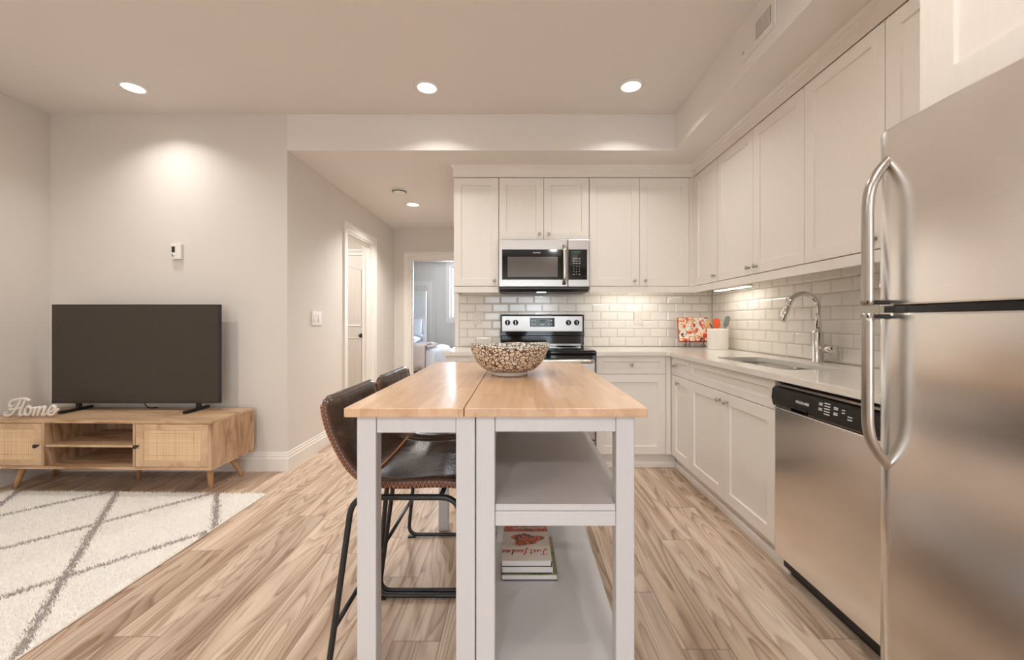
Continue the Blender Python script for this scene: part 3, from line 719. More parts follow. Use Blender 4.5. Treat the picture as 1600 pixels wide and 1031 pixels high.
for r_, rowt in enumerate(('123', '456', '789', '_0_')):
    for c_, ch in enumerate(rowt):
        x, z = px+.05+.023*c_, mz1-.205-.0215*r_-.028
        if ch == '_': mm.box(x-.007, x+.007, my-.0032, my-.0026, z, z+.004)
        else: text(mm, ch, .0125, faceY(x-.004, my-.0026, z))
for r_ in range(3):
    for c_ in range(3): x, z = px+.05+.023*c_, mz1-.165-.02*r_; mm.box(x-.008, x+.008, my-.0032, my-.0026, z, z+.0035)
obj('key_marks', mm, M_ink, cp)
obj('vent_grille', MB().box(mx0+.004, mx1-.004, my+.004, my+.03, mz0+.0125, mz0+.0305, .002, 1), M_black, t)
bt = obj('base_plate', MB().prism([(my+.012, mz0+.0115), (my+.05, mz0-.006), (YK-.02, mz0-.006), (YK-.02, mz0+.0115)], mx0+.006, mx1-.006, 'YZ'), M_bmetal, t)
obj('hood_lamp', MB().box(.15, .23, my+.06, my+.10, mz0-.0085, mz0-.0065), M_hood, bt)
area('microwave_hood_light', (.19, my+.12, mz0-.012), (0, 0, 0), .1, .05, .9, (.85, .92, 1.0))

# ------------------------------------------------------------------ dishwasher
dy0, dy1 = 1.262, 1.868
t = thing('dishwasher', 'stainless dishwasher with black control strip beside the fridge', 'dishwasher', (1.2, 1.56, 0))
obj('tub_case', MB().box(XD+.035, XR-.01, dy0+.003, dy1-.003, .03, .872), M_black, t)
dd = obj('door_panel', MB().box(XD-.006, XD+.03, dy0, dy1, .09, .762, .006, 3), M_steel, t)
prof = [(XD+.03, .764), (XD-.006, .764), (XD-.014, .772), (XD-.020, .80), (XD-.016, .842), (XD-.006, .852), (XD+.03, .852)]
cs = obj('control_strip', MB().prism([(p[0], p[1]) for p in prof], dy0, dy1, 'XZ'), M_black, t)
fzX = lambda y, z: (lambda u, v, n: (XD-.0205+(v+z-.80)*.095-n, y-u, z+v))
text(mm := MB(), 'FRIGIDAIRE', .0155, fzX(1.705, .808)); obj('logo_lettering', mm, M_ink, cs)
mm = MB(); fk = lambda u0, u1, v0, v1: mm.add([fzX(0, 0)(-a, b2, n) for a in (u0, u1) for b2 in (v0, v1) for n in (0, .0006)], [(0, 1, 3, 2), (4, 6, 7, 5), (0, 4, 5, 1), (2, 3, 7, 6), (0, 2, 6, 4), (1, 5, 7, 3)])
for (yy, zs, L) in ((1.565, (.832, .826, .812, .806), .018), (1.532, (.836, .826, .816, .806, .796), .028), (1.49, (.83, .824, .81, .804), .02), (1.455, (.828, .818), .014), (1.425, (.81, .80), .02)):
    for zz in zs: fk(yy-L/2, yy+L/2, zz, zz+.0035)
obj('cycle_marks', mm, M_ink, cs)
obj('latch_recess', MB().box(XD-.0216, XD-.012, 1.64, 1.735, .766, .784, .002, 1), M_gloss, cs)
obj('mounting_strip', MB().box(XD+.0, XD+.03, dy0+.01, dy1-.004, .857, .866), M_nickel, t)
obj('side_bracket', MB().box(XD+.008, XD+.02, dy1-.022, dy1-.002, .853, .882), M_chrome, t)
obj('kick_plate', MB().box(XD+.055, XD+.07, dy0+.003, dy1-.003, .002, .088), M_black, t)

# ------------------------------------------------------------------ fridge
FX, FY0, FY1, FZ = 1.037, .44, 1.20, 1.697
t = thing('refrigerator', 'large stainless top freezer refrigerator with curved bar handles', 'refrigerator', (1.4, .82, 0))
obj('case', MB().box(FX+.062, XR-.02, FY0+.004, FY1-.004, .03, FZ-.012, .004, 1), mat('fridge_case_grey', srgb(96, 92, 88), .45), t)
for cy in (FY0+.08, FY1-.08):
    for cx in (FX+.12, XR-.1): obj('foot', MB().lathe([(.02, 0), (.02, .03), (0, .03)], (cx, cy, 0), seg=12), M_black, t)
def fdoor(name, z0, z1):
    n = 26; pts = []
    yc, hw = (FY0+FY1)/2, (FY1-FY0)/2
    for i in range(n+1):
        q = -1+2*i/n; a = abs(q); e = max(0, (a-.94)/.06)
        pts.append((FX+.012*q*q+.018*e**2.4, yc+hw*q))
    pts += [(FX+.056, FY1), (FX+.056, FY0)]
    mb = MB(); m = len(pts); lay = [(z0, .004), (z0+.004, 0), (z1-.006, 0), (z1, .006)]
    cx0 = FX+.03
    vs = [((p[0]+(d if p[0] < cx0 else 0)), yc+(p[1]-yc)*(1-d*.5), z) for z, d in lay for p in pts]
    mb.add(vs, [(k*m+i, k*m+(i+1) % m, (k+1)*m+(i+1) % m, (k+1)*m+i) for k in range(3) for i in range(m)], 0, True)
    mb.f += [list(range(m)), list(range(3*m, 4*m))]; mb.mi += [0, 0]; mb.sm += [False, False]
    return obj(name, mb, M_steel, t)
fz = fdoor('freezer_door', 1.195, FZ); fr = fdoor('fridge_door', .075, 1.172)
for o_ in (fz, fr):
    o_.data.set_sharp_from_angle(angle=math.radians(35)) if hasattr(o_.data, 'set_sharp_from_angle') else None
hy = 1.158; HX_ = 1.045
def fhandle(par, pts, br):
    mb = MB().tube(smooth_path(pts, 5), .017, 14, ry=.012, up=(1, 0, .001))
    o = obj('door_handle', mb, M_nickel, par)
    obj('handle_bracket', MB().box(HX_-.062, FX+.03, hy-.013, hy+.013, br-.006, br+.006, .002, 1), M_bmetal, o)
HX = 1.045
fhandle(fz, [(HX+.022, hy, 1.625), (HX+.004, hy, 1.604), (HX-.022, hy, 1.572), (HX-.043, hy, 1.53), (HX-.051, hy, 1.48), (HX-.052, hy, 1.40), (HX-.052, hy, 1.30), (HX-.052, hy, 1.194)], 1.203)
fhandle(fr, [(HX-.052, hy, 1.172), (HX-.052, hy, 1.0), (HX-.052, hy, .90), (HX-.051, hy, .86), (HX-.043, hy, .815), (HX-.022, hy, .775), (HX+.004, hy, .742), (HX+.022, hy, .722)], 1.163)
obj('hinge_cover', MB().box(FX+.01, FX+.09, FY0+.02, FY0+.12, FZ+.001, FZ+.02, .004, 1), M_bmetal, t)
obj('gasket', MB().box(FX+.03, FX+.061, FY0+.01, FY1-.012, 1.174, 1.193), M_gloss, t)
obj('toe_grille', MB().box(FX+.03, FX+.06, FY0+.01, FY1-.01, .012, .07), M_black, t)

# ================================================================== island table
TX0, TX1, TS, TY0, TY1, TZ = -.467, .344, -.147, 1.082, 2.305, .918
t = thing('kitchen_cart', 'white kitchen island with butcher block top and raised drop leaf', 'kitchen island', (0, 1.69, 0))
obj('leaf', MB().box(TX0, TS-.0012, TY0, TY1, TZ-.025, TZ, .0025, 2), M_block, t)
obj('tabletop', MB().box(TS+.0012, TX1, TY0, TY1, TZ-.025, TZ, .0025, 2), M_block, t)
U = TZ-.0255; LW = .052
def legbox(x0, x1, y0, y1, z1=None): obj('leg', MB().box(x0, x1, y0, y1, 0, U if z1 is None else z1, .002, 1), M_cart, t)
FY, FE = 1.102, 2.215
for (y0, y1) in ((FY, FY+.045), (FE+.005, FE+.05)):
    legbox(-.440, -.388, y0, y1); legbox(-.171, -.1195, y0, y1)
    obj('leaf_rail', MB().box(-.3875, -.1715, y0+.003, y1-.003, U-.047, U, .002, 1), M_cart, t)
for (y0, y1) in ((FY, FY+.048), (FE+.005, FE+.053)):
    legbox(-.1165, -.0655, y0, y1); legbox(.2635, .3135, y0, y1)
    for (z0, z1, nm) in ((U-.044, U, 'top_rail'), (.592, .632, 'shelf_rail'), (.132, .172, 'shelf_rail')):
        obj(nm, MB().box(-.065, .263, y0+.003, y1-.003, z0, z1, .002, 1), M_cart, t)
obj('side_rail', MB().box(-.112, -.072, FY+.0485, FE+.0045, U-.044, U), M_cart, t); obj('side_rail', MB().box(.272, .308, FY+.0485, FE+.0045, U-.044, U), M_cart, t)
for (z0, z1) in ((.6335, .651), (.1735, .191)):
    sh = MB(); sh.box(-.064, .262, FY+.006, FY+.05, z0, z1); sh.box(-.1, .306, FY+.0505, FE+.0045, z0, z1); sh.box(-.064, .262, FE+.005, FE+.05, z0, z1)
    obj('shelf', sh, M_cart, t)

# bowl
bx, by = -.041, 1.765
t = thing('bowl', 'wide cream and brown mosaic bowl on the island top', 'bowl', (bx, by, TZ))
mb = MB(); seg = 64; prof = [(.078, .018), (.106, .024), (.134, .046), (.153, .078), (.165, .104), (.174, .129)]
def bring(r, z, amp): return [(bx+r*math.cos(2*PI*k/seg), by+r*math.sin(2*PI*k/seg), TZ+.001+z+amp*(.004*math.sin(2*PI*k/seg*2+.6)+.0025*math.sin(2*PI*k/seg*5))) for k in range(seg)]
vs = []; rings = [bring(r, z, (z/.129)**3) for r, z in smooth_path([(r, z, 0) for r, z in prof], 3) for _ in [0]] if False else [bring(p[0], p[1], (p[1]/.129)**3) for p in smooth_path([(r, z, 0) for r, z in prof], 3)]
inner = [bring(p[0]-.007, p[1]+.002, (p[1]/.129)**3) for p in smooth_path([(r, z, 0) for r, z in prof], 3)][::-1]
vs = [p for r in rings+inner for p in r]; nr = len(rings)
for i in range(2*nr-1):
    mb.add([], [])
    for k in range(seg):
        mb.f.append([i*seg+k, i*seg+(k+1) % seg, (i+1)*seg+(k+1) % seg, (i+1)*seg+k]); mb.mi.append(0 if i < nr-1 else 1); mb.sm.append(True)
mb.v = vs; e = (2*nr-1)*seg
mb.f.append([e+k for k in range(seg)]); mb.mi.append(1); mb.sm.append(False); mb.f.append(list(range(seg))[::-1]); mb.mi.append(0); mb.sm.append(False)
obj('bowl_body', mb, [M_bowl_o, M_bowl_i], t)
obj('foot_ring', MB().lathe([(.077, TZ+.0008), (.080, TZ+.010), (.079, TZ+.0186), (.070, TZ+.0186), (.068, TZ+.0008)], (bx, by, 0), seg=48), M_offwhite, t)

# cookbooks on the lower shelf
def book(label, x0, x1, y0, y1, z0, z1, mc, th=.0025, spine='R'):
    t = thing('book', label, 'book', ((x0+x1)/2, (y0+y1)/2, z0), 'cookbooks on the lower island shelf')
    c = MB(); c.box(x0, x1, y0, y1, z0, z0+th, .0008, 1); c.box(x0, x1, y0, y1, z1-th, z1, .0008, 1, mi=1); c.box(x1-.003, x1, y0, y1, z0+th, z1-th, 0, mi=2)
    obj('cover', c, mc, t); obj('page_block', MB().box(x0+.003, x1-.0032, y0+.003, y1-.003, z0+th, z1-th), M_pages, t)
    return t
m_cream = mat('cover_cream', srgb(226, 216, 206), .35); m_blk = mat('cover_black', srgb(34, 30, 30), .4); m_tan = noisy('cover_green_tan', srgb(190, 176, 140), srgb(96, 110, 60), nscale=22, rough=.4)
z0 = .192
book('bottom cookbook of the stack, largest with black back board', -.066, .143, 1.50, 1.765, z0, z0+.022, [m_blk, m_tan, m_tan])
book('middle cookbook of the stack with a pale cover', -.065, .125, 1.505, 1.762, z0+.0225, z0+.047, [m_blk, m_cream, m_cream])
tb = book('top cookbook of the stack with red script title', -.066, .122, 1.505, 1.762, z0+.0475, z0+.070, [m_blk, m_cream, m_blk])
zt = z0+.0705
pic = MB(); R2 = random.Random(3)
n = 40; pts = []
for i in range(n):
    a = 2*PI*i/n; rr = 1+.18*math.sin(3*a+1)+.12*math.sin(5*a)
    pts.append((.030+.052*rr*math.cos(a)*1.15, 1.655+.042*rr*math.sin(a)))
pic.prism(pts, zt, zt+.0003, 'XY'); pic.box(-.064, .12, 1.715, 1.7615, zt, zt+.0003); obj('cover_picture', pic, M_cover, tb)
LET = {'J': [[(.1, .95), (.45, 1.0), (.85, .98)], [(.55, 1), (.5, .4), (.35, -.2), (.08, -.1), (.3, .2)]],
 'u': [[(0, .5), (.02, .1), (.15, 0), (.3, .15), (.36, .5), (.35, .1), (.46, .02)]],
 's': [[(.3, .45), (.12, .5), (.05, .36), (.25, .2), (.2, .02), (0, .05)]],
 't': [[(.18, 1), (.12, .2), (.2, 0), (.36, .1)], [(0, .6), (.38, .66)]],
 'f': [[(.5, .85), (.38, 1.05), (.25, .7), (.15, 0), (.05, -.4), (-.02, -.2), (.2, .05), (.38, .1)], [(.02, .5), (.4, .56)]],
 'e': [[(.02, .2), (.25, .3), (.26, .5), (.1, .45), (.03, .2), (.12, 0), (.38, .12)]],
 'd': [[(.3, .45), (.1, .45), (.02, .15), (.12, 0), (.28, .15), (.42, 1.1), (.32, .2), (.4, 0), (.5, .1)]],
 'm': [[(0, .4), (.07, .5), (.03, 0)], [(.04, .25), (.16, .5), (.23, .42), (.2, 0)], [(.21, .25), (.33, .5), (.4, .4), (.38, .05), (.5, .08)]]}
ADV = {'J': .8, 'u': .52, 's': .4, 't': .45, 'f': .48, 'e': .42, 'd': .54, 'm': .58, ' ': .12}
def script(mb, s, fn, w, k=5):
    x = 0
    for ch in s:
        for st in LET.get(ch, []):
            P = smooth_path([(x+p[0], p[1], 0) for p in st], k)
            for i in range(len(P)-1):
                a, b2 = P[i], P[i+1]; d = (b2-a); nn = Vector((-d.y, d.x, 0)).normalized()*w
                mb.add([fn(*q[:2]) for q in (a+nn, a-nn, b2-nn, b2+nn)], [(0, 1, 2, 3)])
        x += ADV[ch]
    return x
mb = MB(); sc = .0345; script(mb, 'Just feed me', lambda u, v: (.112-u*sc, 1.578-v*sc*.95, zt+.0006), .045); obj('title_lettering', mb, M_red, tb, recalc=False)
mb = MB(); text(mb, 'JESSIE JAMES DECKER', .0135, lambda u, v, n: (.105-u, 1.748-v, zt+.0004+n)); obj('author_lettering', mb, M_ink, tb)

# ------------------------------------------------------------------ bar stools
def make_stool(label):
    t = local(thing('bar_stool', label, 'bar stool', (0, 0, 0), 'leather counter stools along the island'))
    # seat shell: profile in XZ (x forward to the table), swept across Y
    prof = smooth_path([(.243, 0, .600), (.247, 0, .618), (.225, 0, .634), (.15, 0, .634), (.06, 0, .628), (-.02, 0, .632), (-.078, 0, .655), (-.118, 0, .70), (-.148, 0, .765), (-.174, 0, .845), (-.188, 0, .915)], 5)
    n = len(prof); nv = 25; half = .222; th = .020
    top, bot = [], []
    for i, p in enumerate(prof):
        a = prof[max(i-1, 0)]; b2 = prof[min(i+1, n-1)]; d = (b2-a).normalized(); nr = Vector((-d.z, 0, d.x))*(-1)
        nr = Vector((d.z, 0, -d.x)) if False else Vector((-d.z, 0, d.x)); nr = -nr if nr.z < -.2 else nr
        s = i/(n-1)
        ends = min(1, min(s, 1-s)/.02)
        wq = half*(1-.03*max(0, (s-.55)/.45)**2)*(1-.16*max(0, (s-.93)/.07)**3)*(1-.10*max(0, (.06-s)/.06)**2)
        rt, rb = [], []
        for j in range(nv):
            v = -1+2*j/(nv-1); y = v*wq
            lift = .024*abs(v)**2.6*math.sin(PI*min(1, s*1.15))      # bucket: edges rise / wrap forward
            c = Vector((p.x, y, p.z))+nr_fix(d)*lift
            tt = th*(max(0, 1-abs(v)**9))**.5*(max(0, 1-(abs(2*s-1))**24))**.5 + .0006
            rt.append(c+nr_fix(d)*tt); rb.append(c-nr_fix(d)*tt)
        top.append(rt); bot.append(rb)
    mb = MB(); V = [q for r_ in top for q in r_]+[q for r_ in bot for q in r_]; o2 = n*nv; F = []
    for i in range(n-1):
        for j in range(nv-1):
            F.append((i*nv+j, i*nv+j+1, (i+1)*nv+j+1, (i+1)*nv+j)); F.append((o2+i*nv+j, o2+(i+1)*nv+j, o2+(i+1)*nv+j+1, o2+i*nv+j+1))
        for j in (0, nv-1): F.append((i*nv+j, (i+1)*nv+j, o2+(i+1)*nv+j, o2+i*nv+j))
    for i in (0, n-1):
        for j in range(nv-1): F.append((i*nv+j, i*nv+j+1, o2+i*nv+j+1, o2+i*nv+j))
    mb.add(V, F, 0, True); sh = obj('seat_shell', mb, M_leather, t)
    # leather edge welt and zigzag stitching along each side
    for j, sg in ((0, -1), (nv-1, 1)):
        P = [(top[i][j]+bot[i][j])/2 for i in range(1, n-2)]
        fine = smooth_path(P, 4); zz = []
        L = 0; last = fine[0]; k = 0
        ln = [0]
        for a, b2 in zip(fine, fine[1:]): ln.append(ln[-1]+(b2-a).length)
        tot = ln[-1]; m = int(tot/.0062); q = 0
        for k in range(m+1):
            s = tot*k/m
            while q < len(ln)-2 and ln[q+1] < s: q += 1
            f_ = (s-ln[q])/max(1e-9, ln[q+1]-ln[q]); c = fine[q].lerp(fine[q+1], f_); d = (fine[q+1]-fine[q]).normalized()
            zz.append(c+nr_fix(d)*(.0085 if k % 2 else -.0085)+Vector((0, sg*.0058, 0)))
        obj('side_stitching', MB().tube(zz, .0019, 5), M_stitch, sh)
        wl = MB().tube([q_+Vector((0, -sg*.0075, 0)) for q_ in fine], .0125, 10, ry=.0175, up=None); obj('edge_band', wl, M_edge, sh)
    ci = int(n*.555); row = [top[ci][j]+Vector((.002, 0, .002)) for j in range(1, nv-1)]; fine = smooth_path(row, 3)
    zz = [fine[i]+Vector((.006, 0, .004))*(1 if i % 2 else -1) for i in range(len(fine))]
    obj('seam_stitching', MB().tube(zz, .0019, 5), M_stitch, sh)
    # black tube sled frame
    for sg in (-1, 1):
        y = sg*.225; yi = sg*.185
        lp = arc_corners([(.0, y, .014), (-.175, y, .014), (-.108, yi, .598), (.225, yi, .598), (.285, y, .014), (.0, y, .014)], .055, 6)
        obj('leg_loop', MB().tube(lp[:-1], .0095, 10, closed=True), M_bmetal, t)
        for xx in (-.155, .262): obj('foot_pad', MB().box(xx-.02, xx+.02, y-.012, y+.012, 0, .0085, .002, 1), M_black, t)
    xb, yb = -.175+.073*(.21-.014)/.608, .225-.04*(.21-.014)/.608
    obj('crossbar', MB().tube([(xb, -yb, .21), (xb, yb, .21)], .008, 10), M_bmetal, t)
    xf = .285-.06*(.24-.014)/.608; obj('footrest', MB().tube([(xf, -yb, .24), (xf, yb, .24)], .008, 10), M_bmetal, t)
    for xx in (-.06, .17): obj('seat_brace', MB().tube([(xx, -.185, .602), (xx, .185, .602)], .008, 8), M_bmetal, t)
    return t
def nr_fix(d):
    v = Vector((d.z, 0, -d.x))
    return v if (v.z > .3 or (v.x > 0 and v.z > -.9)) else -v
st = make_stool('brown leather counter stool at the front end of the island'); st.location = (-.415, 1.459, 0)
s2 = copy_tree(st); s2.location = (-.415, 1.941, 0); s2['label'] = 'brown leather counter stool farther along the island, near the hall'

# ================================================================== TV side
cx, cy = -2.78, 2.87; rz = math.radians(-1.2)
t = local(thing('tv_stand', 'low mango wood media console with woven cane doors under the television', 'media console', (cx, cy, 0), None, rz))
hx, hy2, z0, z1, T = .78, .208, .177, .499, .019
obj('top_panel', MB().box(-hx, hx, -hy2, hy2, z1-T, z1, .002, 1), M_mango, t)
obj('bottom_panel', MB().box(-hx, hx, -hy2, hy2, z0, z0+T, .002, 1), M_mango, t)
for sx in (-1, 1): obj('side_panel', MB().box(sx*hx-(T if sx > 0 else 0), sx*hx+(0 if sx > 0 else T), -hy2, hy2, z0+T, z1-T), M_mangov, t)
for xd in (-.345, .265): obj('divider', MB().box(xd-.008, xd+.008, -hy2+.002, hy2-.012, z0+T, z1-T), M_mangov, t)
obj('middle_shelf', MB().box(-.3365, .2565, -hy2+.008, hy2-.012, .322, .336, .001, 1), M_mango, t)
bk = MB(); bk.box(-hx+T, -.15, hy2-.011, hy2-.004, z0+T, z1-T); bk.box(.05, hx-T, hy2-.011, hy2-.004, z0+T, z1-T); bk.box(-.15, .05, hy2-.011, hy2-.004, z0+T, .26); bk.box(-.15, .05, hy2-.011, hy2-.004, .30, .40)
obj('back_panel', bk, M_mangov, t)
for (x0, x1, kx) in ((-hx+T+.003, -.356, -.375), (.276, hx-T-.003, .293)):
    d = MB(); fw = .052; a, b2 = z0+T+.003, z1-T-.003; y0, y1 = -hy2+.001, -hy2+.018
    d.box(x0, x0+fw, y0, y1, a, b2, .0012, 1); d.box(x1-fw, x1, y0, y1, a, b2, .0012, 1); d.box(x0+fw, x1-fw, y0, y1, a, a+fw*.75, .0012, 1); d.box(x0+fw, x1-fw, y0, y1, b2-fw*.75, b2, .0012, 1)
    do = obj('door', d, M_door_w, t)
    obj('cane_panel', MB().box(x0+fw, x1-fw, y0+.005, y1-.004, a+fw*.75, b2-fw*.75), M_rattan, do)
    obj('knob', MB().lathe([(.006, -hy2+.001), (.006, -hy2-.012), (.012, -hy2-.016), (.0125, -hy2-.024), (.008, -hy2-.027), (0, -hy2-.027)], (kx, 0, .334), 'Y', 18), M_black, do)
for sx in (-1, 1):
    for sy in (-1, 1):
        obj('leg', MB().tube([(sx*(hx-.13), sy*(hy2-(.15 if sy < 0 else .08)), z0), (sx*(hx-(.095 if sy < 0 else .066)), sy*(hy2-(.12 if sy < 0 else .04)), .0)], [.023, .0125], 18), M_leg, t)
obj('center_leg', MB().tube([(0, .1, z0), (0, .1, 0)], [.016, .014], 14), M_leg, t)

t = thing('television', 'large flat black television standing on the mango wood console', 'television', (-2.79, 2.955, z1))
tx0, tx1, tz0, tz1, ty = -3.40, -2.18, .552, 1.272, 2.955
obj('cabinet', MB().box(tx0, tx1, ty, ty+.028, tz0, tz1, .004, 2).box(tx0+.2, tx1-.2, ty+.0285, ty+.06, tz0+.05, tz0+.42, .012, 2), M_black, t)
obj('screen', MB().box(tx0+.006, tx1-.006, ty-.0015, ty+.002, tz0+.014, tz1-.006), M_tv, t)
obj('chin_strip', MB().box(tx0+.002, tx1-.002, ty-.002, ty+.001, tz0+.001, tz0+.013), mat('tv_chin', srgb(52, 48, 44), .3), t)
for xx in (-3.215, -2.34):
    fo = MB(); fo.box(xx-.013, xx+.013, ty-.115, ty+.105, z1+.003, z1+.022, .002, 1); fo.box(xx-.013, xx+.013, ty+.003, ty+.025, z1+.02, tz0+.012)
    obj('stand_foot', fo, M_black, t)
obj('power_cable', MB().tube(smooth_path([(-2.755, ty+.03, tz0+.03), (-2.745, ty+.03, tz0-.015), (-2.725, ty+.045, z1+.012), (-2.71, ty+.09, z1+.008)], 5), .004, 8), M_black, t)

# white Home sign: strokes of thick wood
def home_sign():
    st = [[(330, 300), (300, 340), (268, 310), (290, 235), (380, 190), (500, 172), (600, 165), (690, 205)],
          [(500, 185), (455, 290), (395, 390), (320, 490), (240, 525), (165, 500), (185, 455)],
          [(600, 185), (545, 300), (505, 400), (480, 470), (510, 510), (575, 470)],
          [(270, 395), (380, 375), (470, 365), (530, 330)],
          [(705, 335), (650, 320), (595, 395), (598, 470), (645, 498), (705, 450), (725, 380), (700, 330)], [(715, 350), (770, 365)],
          [(770, 360), (815, 335), (800, 400), (765, 505)], [(790, 440), (840, 350), (895, 325), (885, 400), (850, 500)], [(870, 440), (930, 345), (995, 312), (990, 380), (950, 470), (1000, 478), (1060, 430)],
          [(1060, 430), (1150, 400), (1212, 335), (1185, 288), (1115, 330), (1075, 420), (1105, 470), (1180, 460), (1268, 350)]]
    mb = MB(); k = 1/13.333/225
    for s in st:
        # baseline rises to the right in the tracing; level it
        P = [((u-700)*k, 0, (515-v-(u-300)*.03)*k+.012) for u, v in s]
        mb.tube(smooth_path(P, 5), .0085, 10, ry=.0105, up=(0, 1, 0))
    lo = min(v[2] for v in mb.v); mb.v = [(v[0], v[1], v[2]-lo) for v in mb.v]
    return mb
o = obj('word_sign', home_sign(), M_offwhite); o.location = (-3.31, 2.755, z1+.001); o.rotation_euler = (0, 0, rz); tag(o, 'white cut-out Home word sign in script on the media console', 'sign')

# rug
RX0, RX1, RY0, RY1, RZ = -3.45, -1.695, .45, 2.70, .024
rr = math.radians(-1.3)
rug = local(thing('rug', 'shaggy cream rug with grey diamond lines on the wood floor', 'rug', ((RX0+RX1)/2, (RY0+RY1)/2, 0), None, rr))
w2, h2 = (RX1-RX0)/2, (RY1-RY0)/2
obj('backing', MB().box(-w2, w2, -h2, h2, 0.0005, .009, .003, 1), M_rugbase, rug)
def flo(x, y): s = (y-502)/(CAMZ-.02); return ((x-811)/s, 635/s)
lines = [[(184, 766), (143, 826), (80, 929), (30, 1016)], [(339, 766), (336, 822)], [(40, 757), (0, 788)],
         [(0, 932), (150, 880), (325, 829)], [(0, 857), (160, 815), (332, 770)], [(0, 805), (154, 771)]]
segs = []
for ln in lines:
    p = [flo(*q) for q in ln]; a, b2 = np.array(p[0]), np.array(p[-1]); d = (b2-a)/np.linalg.norm(b2-a); segs.append((a, d))
dA = segs[0][1]; dB = segs[3][1]
rng = np.random.default_rng(5)
N = 125000
lx = rng.uniform(-w2+.004, w2-.004, N); lyv = rng.uniform(-h2+.004, h2-.004, N)
keep = (lyv > -h2+.4) | (rng.random(N) < .5); lx, lyv = lx[keep], lyv[keep]; N = len(lx)
ca, sa = math.cos(rr), math.sin(rr)
wx = (RX0+RX1)/2+ca*lx-sa*lyv; wy = (RY0+RY1)/2+sa*lx+ca*lyv
dist = np.full(N, 9.0)
extra = []
for a, d in segs: 
    nn = np.array([-d[1], d[0]]); dist = np.minimum(dist, np.abs((wx-a[0])*nn[0]+(wy-a[1])*nn[1]))
grey = (dist+rng.normal(0, .006, N) < .0155).astype(np.float32)
ht = rng.uniform(.012, .021, N); wd = rng.uniform(.0028, .0048, N); ang = rng.uniform(0, PI, N); lean = rng.normal(0, .006, (N, 2))
V = np.zeros((N, 5, 3), np.float32)
for i, (ca_, q) in enumerate(((0, -1), (0, 1), (1, -1), (1, 1))):
    a2 = ang+ca_*PI/2
    V[:, i, 0] = lx+np.cos(a2)*wd*q; V[:, i, 1] = lyv+np.sin(a2)*wd*q; V[:, i, 2] = .006
V[:, 4, 0] = lx+lean[:, 0]; V[:, 4, 1] = lyv+lean[:, 1]; V[:, 4, 2] = .006+ht
# four-sided pyramids
idx = (np.arange(N)*5)[:, None]
F = np.concatenate([idx+np.array(q)[None] for q in ((0, 2, 4), (2, 1, 4), (1, 3, 4), (3, 0, 4))])
me = bpy.data.meshes.new('pile'); me.vertices.add(N*5); me.vertices.foreach_set('co', V.reshape(-1))
me.loops.add(len(F)*3); me.loops.foreach_set('vertex_index', F.reshape(-1).astype(np.int32))
me.polygons.add(len(F)); me.polygons.foreach_set('loop_start', np.arange(0, len(F)*3, 3, dtype=np.int32))
me.update(calc_edges=True); me.validate()
at = me.attributes.new('tuft', 'FLOAT', 'POINT'); at.data.foreach_set('value', np.repeat(grey, 5))
me.materials.append(M_rug); po = bpy.data.objects.new('pile', me); C.objects.link(po); po.parent = rug

# ------------------------------------------------------------------ wall fittings
t = thing('thermostat', 'small white thermostat on the beige wall above the television', 'thermostat', (-2.62, YTV, 1.63))
tx, tz = -2.62, 1.684
tb_ = obj('case', MB().box(tx-.039, tx+.039, YTV-.026, YTV-.001, tz-.06, tz+.056, .004, 2), M_white, t)
obj('display', MB().box(tx-.03, tx-.005, YTV-.0275, YTV-.0262, tz-.008, tz+.036), M_dark, t)
obj('button', MB().lathe([(.01, YTV-.0262), (.01, YTV-.029), (0, YTV-.029)], (tx-.018, 0, tz-.03), 'Y', 16), M_nickel, t)
t = thing('light_switch', 'white double rocker light switch on the hall wall', 'light switch', (XH, 3.575, 1.177))
pl = obj('plate', MB().box(XH+.0008, XH+.007, 3.575-.085, 3.575+.085, 1.117, 1.237, .002, 2), M_white, t)
for yy in (3.535, 3.615): obj('rocker', MB().prism([(XH+.0072, 1.145), (XH+.014, 1.145), (XH+.0085, 1.209), (XH+.0072, 1.209)], yy-.019, yy+.019, 'XZ'), M_offwhite, t)
def outlet(x, z, label):
    t = thing('wall_outlet', label, 'outlet', (x, YK-.009, z), 'wall outlets in the tile backsplash')
    obj('plate', MB().box(x-.036, x+.036, YK-.015, YK-.0095, z-.06, z+.06, .002, 2), M_offwhite, t)
    for zz in (z-.021, z+.021):
        so = obj('socket', MB().box(x-.017, x+.017, YK-.0175, YK-.0152, zz-.0145, zz+.0145, .001, 1), M_white, t)
        s = MB(); s.box(x-.008, x-.0055, YK-.018, YK-.0176, zz-.002, zz+.008); s.box(x+.0055, x+.008, YK-.018, YK-.0176, zz-.002, zz+.007); s.box(x-.002, x+.002, YK-.018, YK-.0176, zz-.01, zz-.006)
        obj('slots', s, M_dark, so)
outlet(-.387, 1.178, 'white wall outlet in the tiles left of the stove'); outlet(1.102, 1.178, 'white wall outlet in the tiles right of the stove')

